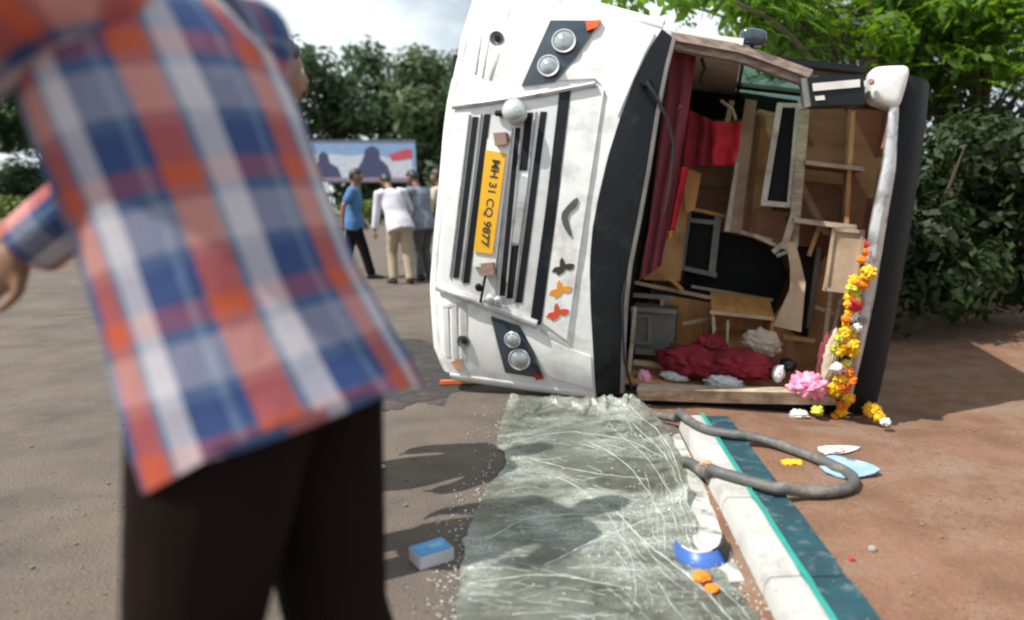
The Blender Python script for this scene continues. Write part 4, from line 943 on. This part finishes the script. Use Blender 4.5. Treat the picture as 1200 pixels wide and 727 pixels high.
# grit and pebbles
m = M()
for i in range(1700):
    if rnd.random() < .5: q = ong(rnd.uniform(860, 1230), rnd.uniform(480, 740))
    else: q = ong(rnd.uniform(-20, 600), rnd.uniform(330, 740))
    if abs(q.z - KH) < .002 and rnd.random() < .85: continue
    z = rnd.uniform(.0012, .0046) * (1 if rnd.random() < .93 else 2.2); an = rnd.uniform(0, 6)
    m.prism([q + Vector((z * cos(an + d) * rnd.uniform(.7, 1.3), z * sin(an + d) * rnd.uniform(.7, 1.3), -.001)) for d in (0, 1.2, 2.6, 3.9, 5)], (rnd.uniform(-.003, .003), 0, z * .8))
tag(m.build('grit', mat('grit', (.23, .15, .105), .9, c2=(.14, .10, .08), scale=14)), 'loose grit and pebbles scattered over road and dirt', 'grit', kind='stuff')

# ------------------------------------------------------------------ people
def ik(a, b, l1, l2, pole):
    d = b - a; L = min(d.length, (l1 + l2) * .999); dn = d.normalized(); x = (l1 * l1 - l2 * l2 + L * L) / (2 * L); h = math.sqrt(max(0, l1 * l1 - x * x))
    p = (pole - dn * pole.dot(dn)).normalized(); return a + dn * x + p * h
def head_mesh(m, c, fwd, upv):
    """head with brow, nose, chin and ears; c = centre of the head"""
    fwd = (fwd - upv * fwd.dot(upv)).normalized(); rt = fwd.cross(upv)
    def fn(d, p):
        x, y, z = d
        px, py, pz = x * .075, y * .098, z * .118
        if z < 0: px *= 1 - .28 * z * z; py *= 1 - .10 * z * z
        if y > 0 and z < -.2: py += .012 * (-z)
        f = max(0, y)
        py += f * .024 * math.exp(-((x / .16) ** 2) - ((z + .12) / .20) ** 2)          # nose
        py -= f * .010 * math.exp(-((abs(x) - .36) / .18) ** 2 - ((z - .08) / .12) ** 2)  # eye sockets
        py += f * .005 * math.exp(-((z - .26) / .10) ** 2)                              # brow
        py += f * .006 * math.exp(-((x / .3) ** 2) - ((z + .42) / .08) ** 2)            # mouth
        if y < 0: py *= 1.06
        return rt * px + fwd * py + upv * pz
    m.ball(c, 1, 28, 22, fn)
    for s in (-1, 1): m.ball(c + rt * s * .078 - fwd * .008 - upv * .01, 1, 10, 8, lambda d, p: rt * d.x * .010 + fwd * d.y * .02 + upv * d.z * .032)
    return fwd, rt
def hand(m, wrist, dirv, palm_n, s=1.0, curl=.35, side=1):
    d = dirv.normalized(); n = (palm_n - d * palm_n.dot(d)).normalized(); t = d.cross(n) * side
    pc = wrist + d * .045 * s
    m.loft([wrist - d * .01, wrist + d * .03 * s, wrist + d * .07 * s, wrist + d * .092 * s], [(.026 * s, .02 * s), (.036 * s, .017 * s), (.041 * s, .015 * s), (.036 * s, .011 * s)], 10, xdir=t)
    for k, (o, l) in enumerate(((-.030, .070), (-.010, .082), (.010, .077), (.029, .060))):
        a = wrist + d * .082 * s + t * o * s; pts = [a]; ang = 0
        for q, f in enumerate((.45, .32, .23)):
            ang += curl * (.6 + .3 * q + .08 * k); pts.append(pts[-1] + (d * cos(ang) + n * sin(ang)) * (l * f * s))
        m.loft(pts, [.0092 * s, .0088 * s, .008 * s, .006 * s], 7)
    a = wrist + d * .025 * s - t * .026 * s; b = a + (d * .6 - t * .75 + n * .2).normalized() * .035 * s; c = b + (d * .9 - t * .3 + n * .3).normalized() * .03 * s; e = c + (d * .95 + n * .3).normalized() * .022 * s
    m.loft([a, b, c, e], [.013 * s, .011 * s, .0098 * s, .007 * s], 7)
def person(loc_, yaw, label, shirt, trousers, feet, hands, lean=0.0, side_lean=0.0, H=1.70, head_turn=0.0, head_down=.0, vox=.011, sleeve=.95, shoes='shoe', hipdrop=0.0, group=None, plaid=False, hipshift=(0, 0), extra_hair=0):
    s = H / 1.72; root = empty('person', Vector(loc_), label, 'person', group, rot=Matrix.Rotation(yaw, 3, 'Z'))
    X, Y, Z = Vector((1, 0, 0)), Vector((0, 1, 0)), Vector((0, 0, 1))
    hip = Vector((hipshift[0], hipshift[1], (.93 - hipdrop) * s)); Rt = Matrix.Rotation(-lean, 3, 'X') @ Matrix.Rotation(side_lean, 3, 'Y')
    tx = lambda x, y, z: hip + Rt @ Vector((x * s, y * s, z * s))
    up = (Rt @ Z).normalized(); fw = (Rt @ Y).normalized(); rt = (Rt @ X).normalized()
    neck0, neck1, hc = tx(0, -.01, .53), tx(0, .015, .61), None
    Rh = Matrix.Rotation(head_turn, 3, up) ; hu = (up * .75 + Z * .45).normalized(); hf = (Rh @ fw); hf = (hf - Z * head_down).normalized(); hu = (hu - hf * hu.dot(hf)).normalized()
    hc = neck1 + hu * .115 * s + hf * .02
    sh = {q: tx(q * .185, -.01, .485) for q in (-1, 1)}; hp = {q: tx(q * .088, 0, -.02) for q in (-1, 1)}
    body, trs, srt = M(), M(), M(); info = {}
    # torso
    tp = [(-.08, (.15, .105)), (.03, (.158, .112)), (.16, (.138, .098)), (.32, (.158, .108)), (.45, (.165, .100)), (.52, (.10, .07))]
    body.loft([tx(0, 0, z) for z, r in tp], [(r[0] * s, r[1] * s) for z, r in tp], 18, xdir=rt)
    body.loft([tx(0, -.01, .47), neck0, neck1, hc - hu * .03], [(.075 * s, .06 * s), (.058 * s, .056 * s), (.052 * s, .055 * s), (.05 * s, .055 * s)], 12, xdir=rt)
    hm = M(); hf, hr = head_mesh(hm, Vector((0, 0, 0)), hf, hu); body.add([hc + v * s for v in hm.v], hm.f)
    for q in (-1, 1):
        ft = Vector(feet[0 if q < 0 else 1][:3]) * s; fd = Matrix.Rotation(feet[0 if q < 0 else 1][3], 3, 'Z') @ Y; an = ft + Z * .075 * s
        kn = ik(hp[q], an, .43 * s, .42 * s, fw + Y * .5)
        body.loft([hp[q] + up * .04, hp[q].lerp(kn, .35), kn, kn.lerp(an, .3), an], [.088 * s, .078 * s, .056 * s, .055 * s, .036 * s], 12)
        body.loft([an - fd * .045 * s + Z * -.04 * s, an + fd * .03 * s - Z * .03 * s, an + fd * .12 * s - Z * .055 * s, an + fd * .185 * s - Z * .06 * s], [(.032 * s, .03 * s), (.038 * s, .036 * s), (.044 * s, .02 * s), (.03 * s, .012 * s)], 10, xdir=fd.cross(Z))
        trs.loft([tx(q * .08, 0, .06), hp[q], hp[q].lerp(kn, .4), kn, kn.lerp(an, .45), an + Z * .0], [(.092 * s, .115 * s), (.108 * s, .122 * s), (.098 * s, .104 * s), (.080 * s, .082 * s), (.074 * s, .076 * s), (.070 * s, .074 * s)], 14, xdir=rt)
        f_ = M(); f_.loft([an - fd * .075 * s - Z * .035 * s, an - fd * .03 * s - Z * .03 * s, an + fd * .05 * s - Z * .032 * s, an + fd * .13 * s - Z * .045 * s, an + fd * .20 * s - Z * .052 * s], [(.03 * s, .036 * s), (.042 * s, .044 * s), (.048 * s, .042 * s), (.05 * s, .03 * s), (.034 * s, .02 * s)], 12, xdir=fd.cross(Z))
        f_.build('shoe', shoes, root, smooth=60)
        hd = hands[0 if q < 0 else 1]; wr = tx(*hd[:3]) if len(hd) == 3 or hd[3] == 'b' else Vector(hd[:3]) * s
        el = ik(sh[q], wr, .29 * s, .26 * s, rt * q * .6 - fw * .8 - Z * .4)
        body.loft([sh[q] - rt * q * .05 * s, sh[q], sh[q].lerp(el, .5), el, el.lerp(wr, .35), wr], [.062 * s, .058 * s, .047 * s, .041 * s, .040 * s, .027 * s], 11)
        fa = (wr - el).normalized(); hand(body, wr, fa, fw * .3 - rt * q + Z * -.1, s, .35, side=q)
        e2 = el.lerp(wr, max(0, sleeve - .5) * 2) if sleeve > .5 else sh[q].lerp(el, sleeve * 2)
        sp = [sh[q] - rt * q * .07 * s, sh[q] + rt * q * .0, sh[q].lerp(el, .5)] + ([el] if sleeve > .5 else []) + [e2]
        sr = [(.09 * s, .085 * s), (.082 * s, .08 * s), (.070 * s, .068 * s)] + ([(.060 * s, .058 * s)] if sleeve > .5 else []) + [(.056 * s, .054 * s)]
        info[q] = (sp, sr)
        if not plaid: srt.loft(sp, [r for r in sr], 14)
    trs.loft([tx(0, 0, -.10), tx(0, 0, 0), tx(0, 0, .10)], [(.15 * s, .125 * s), (.175 * s, .135 * s), (.158 * s, .118 * s)], 18, xdir=rt)
    remeshed(body, 'body', 'skin', root, vox * .8, 3)
    remeshed(trs, 'trousers', trousers, root, vox, 4)
    if not plaid:
        srt.loft([tx(0, 0, -.14), tx(0, 0, 0), tx(0, 0, .16), tx(0, 0, .33), tx(0, 0, .44), tx(0, 0, .51), tx(0, 0, .55)], [(.215 * s, .172 * s), (.208 * s, .165 * s), (.176 * s, .128 * s), (.182 * s, .132 * s), (.185 * s, .122 * s), (.13 * s, .09 * s), (.075 * s, .072 * s)], 20, xdir=rt)
        remeshed(srt, 'shirt', shirt, root, vox, 4)
    # hair, eyes, lips
    def hfn(d, p):
        lim = .16 + .5 * max(0, d.y) ** 1.5 - .75 * max(0, -d.y)
        k = 1.075 + .03 * noise.noise((d.x * 6, d.y * 6, d.z * 6)) if d.z > lim else .86
        return (hr * d.x * .078 + hf * d.y * (.101 if d.y > 0 else .107) + hu * d.z * .121) * k * s
    h = M(); h.ball(hc, 1, 26, 22, hfn); h.build('hair', 'hair', root, smooth=60)
    for q in (-1, 1):
        ec = hc + (hr * q * .029 + hf * .080 + hu * .012) * s; e = M(); e.ball(ec, .0115 * s, 10, 8); eo = e.build('eye', 'eye', root, smooth=180)
        e = M(); e.ball(ec + hf * .007 * s, .0062 * s, 8, 6); e.build('iris', 'iris', eo, smooth=180)
    e = M(); e.ball(hc + (hf * .100 - hu * .052) * s, 1, 12, 6, lambda d, p: (hr * d.x * .024 + hf * d.y * .006 + hu * d.z * .008) * s); e.build('lips', 'lips', root, smooth=180)
    return root, tx, rt, fw, up, info, s
# three bystanders and a passer-by on the far road
p = gnd(471, 333); person((p.x, p.y, .004), R(35), 'person in pale lilac shirt and khaki trousers bending beside the bus', 'shirtw', 'trk', [(-.10, .06, 0, .1), (.10, -.12, 0, -.2)], [(-.30, .26, .02), (.28, .32, .08)], lean=.42, side_lean=-.10, head_down=.3, vox=.016)
p = gnd(490, 332); person((p.x + .02, p.y + .35, .004), R(60), 'person in grey blue shirt and dark grey trousers reaching with one arm', 'shirtg', 'trg', [(-.10, .0, 0, .1), (.10, .0, 0, -.2)], [(-.22, .42, .14), (.30, .05, -.02)], lean=.20, head_down=.2, vox=.016, sleeve=.4)
p = gnd(514, 330); person((p.x, p.y + .5, .004), R(75), 'person in cream shirt mostly hidden behind the bus bumper', 'shirtc', 'trg', [(-.10, .0, 0, .1), (.10, .0, 0, -.2)], [(-.28, .26, .05), (.29, .1, 0)], lean=.1, vox=.016)
p = gnd(418, 327); person((p.x, p.y, .004), R(-75), 'person in blue shirt and black trousers striding at the left', 'shirtb', 'trb', [(-.09, -.24, 0, 0), (.09, .24, 0, 0)], [(-.29, .14, -.02), (.29, -.14, -.02)], lean=.06, vox=.016, sleeve=.4)
# two onlookers whose shadows fall on the road
person((-1.50, 2.95, .004), R(-62), 'person in brown shirt watching from the left with arms hanging', 'shirtbr', 'trg', [(-.12, .0, 0, .2), (.12, .05, 0, -.2)], [(-.29, .06, -.02), (.29, .06, -.02)], lean=.04, vox=.012, H=1.68)
person((-1.13, 2.25, .004), R(-50), 'person in grey shirt standing close behind the plaid shirt with arms hanging', 'shirtgy', 'trb', [(-.12, .0, 0, .2), (.12, .05, 0, -.2)], [(-.29, .03, .0), (.29, .05, .0)], lean=.05, vox=.012, H=1.70, sleeve=.45)
# near person in plaid shirt leaning over
root, tx, rt, fw, up, info, s = person((-.462, 1.08, .004), R(82), 'person in orange blue and white plaid shirt and dark trousers leaning over in the foreground', 'plaid', 'trbr', [(-.13, .10, 0, .1), (.13, -.04, 0, -.1)], [(-.20, .55, .33), (.20, .53, .30)], lean=.29, H=1.85, head_down=.3, vox=.010, plaid=True, hipshift=(0, .09))
m = M(); zs = [-.09, -.06, -.02, .03, .10, .20, .32, .42, .49, .545]; n = 48
rad = [(.205, .172), (.203, .168), (.20, .163), (.196, .158), (.19, .15), (.185, .145), (.19, .142), (.195, .132), (.14, .10), (.078, .075)]
rows, uvr, inner = [], [], []
for k, (z, (a, b)) in enumerate(zip(zs, rad)):
    r1, r2 = [], []
    for j in range(n):
        an = 2 * pi * j / n; fl = max(0, (.16 - z)) * .12 * sin(an * 7 + 1.3); hx = a * cos(an) * (1 + fl); hy = b * sin(an) * (1 + fl)
        if hy < 0: hy -= max(0, .08 - z) * .13 * abs(sin(an))
        q = tx(hx, hy, z + (.02 * sin(an * 2) if k == 0 else 0)); r1.append(q); r2.append(tx(hx * .965, hy * .965, z + .004))
    rows.append(r1); inner.append(r2)
uvs = [((j / n) * 7.0, zs[i] / .16) for i in range(len(zs)) for j in range(n)]
m.grid(rows, True, uvs)
for i in range(len(zs) - 1):
    fi = len(m.f) - (len(zs) - 1) * n + i * n + n - 1; q = m.uv[fi]; m.uv[fi] = [(7.0 if abs(u_) < 1e-6 else u_, v_) for u_, v_ in q]
m.grid(inner, True, uvs); k0 = len(m.v) - 2 * len(zs) * n
for j in range(n):
    a, b = j, (j + 1) % n; m.uv[len(m.f)] = [(j / n * 7, zs[0] / .16)] * 4; m.f.append([k0 + b, k0 + a, k0 + len(zs) * n + a, k0 + len(zs) * n + b])
m.build('shirt', 'plaid', root, smooth=60)
for q in (-1, 1):
    sp, sr = info[q]; m = M(); pts = catmull([Vector(x) for x in sp], 4); nn = len(pts); k = len(m.v); rr = [lerp2(sr[min(int(i / 4), len(sr) - 1)], sr[min(int(i / 4) + 1, len(sr) - 1)], (i % 4) / 4) for i in range(nn)]
    m.loft(pts, rr, 24); 
    for fi, f in enumerate(m.f):
        if len(f) == 4:
            jj = [x % 24 for x in f]; jj = [x + 24 if (max(jj) - min(jj) > 12 and x < 12) else x for x in jj]; m.uv[fi] = [(x / 24 * 2.6, (y // 24) * .055 / .16) for x, y in zip(jj, f)]
        else: m.uv[fi] = [(0, 0)] * len(f)
    m.build('sleeve', 'plaid', root, smooth=60)

# ------------------------------------------------------------------ vegetation and billboard
def leaf_quads(m, c, r, n, size, seed, shell=.55, flat=1.0):
    rg = random.Random(seed); c = Vector(c)
    for i in range(n):
        d = Vector((rg.gauss(0, 1), rg.gauss(0, 1), rg.gauss(0, 1))).normalized(); k = rg.random() ** shell
        p = c + Vector((d.x * r[0], d.y * r[1], d.z * r[2])) * k * (1 + .25 * noise.noise(d * 2 + c))
        s = size * rg.uniform(.6, 1.4); nn = (d + Vector((rg.uniform(-1, 1), rg.uniform(-1, 1), rg.uniform(-.3, 1.3))) * .9).normalized(); x = nn.orthogonal().normalized(); y = nn.cross(x); a = rg.uniform(0, 6); x, y = x * cos(a) + y * sin(a), y * cos(a) - x * sin(a)
        m.add([p - x * s, p - y * s * .45 + nn * s * .1, p + x * s, p + y * s * .45 - nn * s * .1], [[0, 1, 2, 3]])
def tree(x, y, h, cw, mt, label, seed, leaf=.16, nleaf=3200, trunk=.22, cat='tree', group=None, low=.3, name='broadleaf_tree'):
    rg = random.Random(seed); root = empty(name, (x, y, 0), label, cat, group)
    t = M(); lean = rg.uniform(-.4, .4); tp = [(0, 0, -.2), (lean * .2, 0, h * .2), (lean * .6, .1, h * .42), (lean, 0, h * .65), (lean * 1.1, 0, h * .85)]
    t.loft(tp, [trunk, trunk * .8, trunk * .6, trunk * .35, trunk * .12], 9); limbs = []
    clumps = []
    for k in range(11):
        a = k * 2.4 + rg.uniform(-.4, .4); f = rg.uniform(low, .95); z = h * f; rr = cw * (.35 + .65 * sin(pi * min(1, .25 + .75 * (1 - f) + .1))) * rg.uniform(.55, .95)
        e = Vector((lean + rr * cos(a), rr * sin(a) * .8, z)); b = Vector((lean * .6, .1, max(h * .2, z - h * .25)))
        t.loft([b, b.lerp(e, .5) + Vector((0, 0, .04 * h)), e], [trunk * .35, trunk * .2, trunk * .06], 6); clumps.append((e, rg.uniform(.75, 1.25)))
    clumps.append((Vector((lean, 0, h * .9)), 1)); clumps.append((Vector((lean, 0, h * .65)), 1.3))
    t.build('trunk', 'bark', root, smooth=60)
    m = M()
    for k, (c, f) in enumerate(clumps):
        leaf_quads(m, c, (cw * .42 * f, cw * .40 * f, h * .13 * f + .25), int(nleaf / len(clumps) * f), leaf, seed * 31 + k)
    m.build('crown', mt, root)
    return root
def at_x(px, Y): return deep(px, 235.5, Y).x
tg = 'trees beyond the road'
for i, (px, Y, h, cw, mt, lab) in enumerate([
    (-60, 52, 10.5, 5.6, 'leaf_far', 'dark rounded tree at the left end of the far tree line'),
    (60, 58, 12.0, 6.0, 'leaf_far2', 'olive tree in the far tree line, second from the left'),
    (165, 54, 11, 5.6, 'leaf_far', 'dark tree in the far tree line between two olive ones'),
    (255, 60, 12.6, 6, 'leaf_far2', 'tall olive tree in the far tree line left of the billboard'),
    (345, 53, 11.2, 5.6, 'leaf_far', 'dark tree directly behind the left end of the billboard'),
    (440, 58, 13, 5.2, 'leaf_far', 'tall dark tree rising behind the billboard'),
    (490, 56, 12.2, 4.6, 'leaf_far2', 'tall tree behind the right end of the billboard'),
    (545, 55, 10.2, 4.4, 'leaf_far', 'dark tree half hidden by the bus bumper'),
    (610, 60, 8.5, 4.0, 'leaf_far2', 'olive tree hidden behind the bus front')]):
    tree(at_x(px, Y), Y, h, cw, mt, lab, 40 + i, leaf=.30, nleaf=9000, trunk=.26, group=tg, low=.07)
for i, (px, Y, r, lab) in enumerate([(436, 40, 1.0, 'yellow green bush under the billboard'), (330, 43, 1.0, 'yellow green bush at the left end of the billboard'), (230, 44, 1.2, 'bush on the far verge left of the billboard'), (110, 43, 1.1, 'bush on the far verge at the far left'), (510, 44, 1.0, 'bush behind the bystanders'), (20, 45, 1.2, 'bush on the far verge at the left edge')]):
    x = at_x(px, Y); b = empty('bush', (x, Y, 0), lab, 'bush', 'bushes on the far verge'); t = M()
    for k in range(5): t.loft([(0, 0, -.1), (.3 * cos(k * 1.3), .3 * sin(k * 1.3), r * .7), (.6 * cos(k * 1.3), .6 * sin(k * 1.3), r * 1.2)], [.04, .03, .01], 5)
    t.build('stem', 'bark', b); m = M()
    for k in range(7): leaf_quads(m, (rnd.uniform(-1, 1) * r * .7, rnd.uniform(-.4, .4), r * rnd.uniform(.35, 1.0)), (r * .55, r * .5, r * .5), 160, .13, 900 + i * 10 + k)
    m.build('foliage', 'leaf_bush', b)
# billboard
YB = 38; x0, x1 = at_x(352, YB), at_x(489, YB); z0, z1 = deep(420, 213, YB).z, deep(420, 165, YB).z
bb = empty('billboard', ((x0 + x1) / 2, YB, 0), 'blue and white printed billboard with dark figure and red patch on posts', 'billboard')
m = M(); m.box((x0, YB, z0), (x1, YB + .08, z1)); m.build('panel', 'bb_blue', bb, world=True)
for x in (x0 + .5, (x0 + x1) / 2, x1 - .5):
    m = M(); m.box((x - .06, YB + .085, -.2), (x + .06, YB + .2, z1 - .1)); m.build('post', 'post', bb, world=True)
def pr(nm, mt, pts, k=0):
    m = M(); m.prism([(x0 + (x1 - x0) * a, YB - .012 - .005 * k, z0 + (z1 - z0) * b) for a, b in pts], (0, .008, 0)); m.build(nm, mt, bb, world=True)
pr('pale_print', 'bb_pale', [(.03, .08), (.97, .08), (.97, .62), (.80, .55), (.62, .70), (.45, .62), (.2, .7), (.03, .6)])
pr('figure_print', 'bb_navy', [(.44, .06), (.50, .30), (.55, .52), (.58, .80), (.64, .88), (.69, .80), (.70, .56), (.76, .40), (.80, .06)], 1)
pr('figure_print', 'bb_navy', [(.08, .06), (.10, .34), (.17, .46), (.18, .66), (.22, .74), (.26, .66), (.27, .46), (.34, .34), (.37, .06)], 1)
pr('red_print', 'bb_red', [(.80, .50), (.97, .56), (.97, .80), (.90, .78), (.78, .66)], 2)
pr('base_print', mat('poster_mauve', (.26, .18, .26), .5), [(.03, .02), (.97, .02), (.97, .10), (.03, .10)], 2)
for a, b in (((x0, z0), (x1, z0)), ((x0, z1), (x1, z1))):
    m = M(); m.box((a[0] - .05, YB - .03, a[1] - .04), (b[0] + .05, YB + .083, b[1] + .04)); m.build('frame', 'post', bb, world=True)

# near tree with feathery leaves behind the bus
def frond(m, p, d, L, rg, droop=.35):
    d = d.normalized(); sd = d.cross(Vector((0, 0, 1)));
    if sd.length < .1: sd = Vector((1, 0, 0))
    sd.normalize(); n = int(7 + L * 10); pts = []
    for k in range(n):
        t = k / (n - 1); q = p + d * (L * t) - Vector((0, 0, droop * L * t * t)); ll = L * .26 * (sin(pi * (.15 + .8 * t))) * rg.uniform(.8, 1.2)
        for s in (-1, 1):
            e = q + (sd * s * .9 + d * .45 - Vector((0, 0, .25))).normalized() * ll; wv = d * ll * .22
            m.add([q, (q + e) / 2 + wv, e, (q + e) / 2 - wv], [[0, 1, 2, 3]])
def feather_tree(x, y, h, tips, label, seed, nf=44, L=(.26, .48)):
    rg = random.Random(seed); root = empty('feathery_tree', (x, y, 0), label, 'tree'); t = M(); m = M(); b = Vector((0, 0, h * .5))
    t.loft([(0, 0, -.3), (.05, 0, h * .25), b, (.1, 0, h * .8)], [.22, .18, .13, .05], 10)
    for tip in tips:
        e = Vector(tip) - Vector((x, y, 0)); st = Vector((.03, 0, min(h * .7, max(h * .3, e.z - 1.2)))); md = st.lerp(e, .55) + Vector((0, 0, .35)); pts = catmull([st, md, e], 6)
        t.loft(pts, [.022 * (1 - i / len(pts)) + .005 for i in range(len(pts))], 6)
        for k in range(nf):
            i = rg.randint(6, len(pts) - 1); q = pts[i] + Vector((rg.gauss(0, .24), rg.gauss(0, .24), rg.gauss(0, .17)))
            a = rg.uniform(0, 2 * pi); frond(m, q, Vector((cos(a), sin(a), rg.uniform(-.35, .4))), rg.uniform(*L), rg)
        leaf_quads(m, e, (.42, .42, .26), 90, .085, seed * 77 + int(abs(e.x * 1000)) % 999)
    t.build('trunk', 'bark', root, smooth=60); m.build('crown', 'leaf_near', root); return root
rg = random.Random(3); tips = []
for i in range(105):
    px = rg.uniform(885, 1290); lo = 78 + .09 * (px - 900) ; py = rg.uniform(-150, min(lo, 130)); Y = rg.uniform(8.6, 12.0)
    if px < 960 and py < 0 and rg.random() < .5: continue
    tips.append(deep(px, py, Y))
feather_tree(at_x(1140, 10.6), 10.6, 5.2, tips, 'bright green feathery leaved tree behind the bus roof', 5)
tips = [deep(812, -12, 7.4), deep(826, -10, 7.4), deep(742, -8, 7.6), deep(868, 12, 8.2), deep(884, 30, 8.4), deep(900, 46, 8.6), deep(905, 10, 8.3), deep(922, 62, 8.8), deep(880, -25, 8.2), deep(790, -50, 7.6), deep(850, -60, 8), deep(940, -15, 8.6), deep(930, 30, 8.8), deep(950, 68, 9)]
feather_tree(at_x(1010, 9.4), 9.4, 5.6, tips, 'second feathery leaved tree with branches overhanging the upturned bus side', 8, nf=16, L=(.18, .34))
# thicket at the right
for i, (px, Y, r, h, lab) in enumerate([(1080, 8.2, 1.0, 2.1, 'dark shrub close behind the bus roof'), (1150, 8.8, 1.1, 2.4, 'dark shrub at the right between two others'), (1225, 8.4, 1.1, 2.2, 'dark shrub at the right edge'), (1110, 10.5, 1.4, 3.0, 'taller dark shrub behind the thicket at the right'), (1260, 11, 1.6, 3.2, 'tall dark shrub far at the right')]):
    x = at_x(px, Y); b = empty('shrub', (x, Y, 0), lab, 'shrub', 'shrubs behind the bus'); t = M()
    for k in range(6): t.loft([(0, 0, -.1), (.25 * cos(k), .25 * sin(k), h * .5), (.6 * r * cos(k), .6 * r * sin(k), h * .85)], [.04, .03, .01], 5)
    t.build('stem', 'bark', b); m = M()
    for k in range(12): leaf_quads(m, (rnd.uniform(-1, 1) * r * .6, rnd.uniform(-.5, .5) * r, h * (.12 + .8 * k / 12)), (r * .6, r * .5, h * .2), 330, .075, 500 + i * 20 + k)
    m.build('foliage', 'leaf_dark', b)
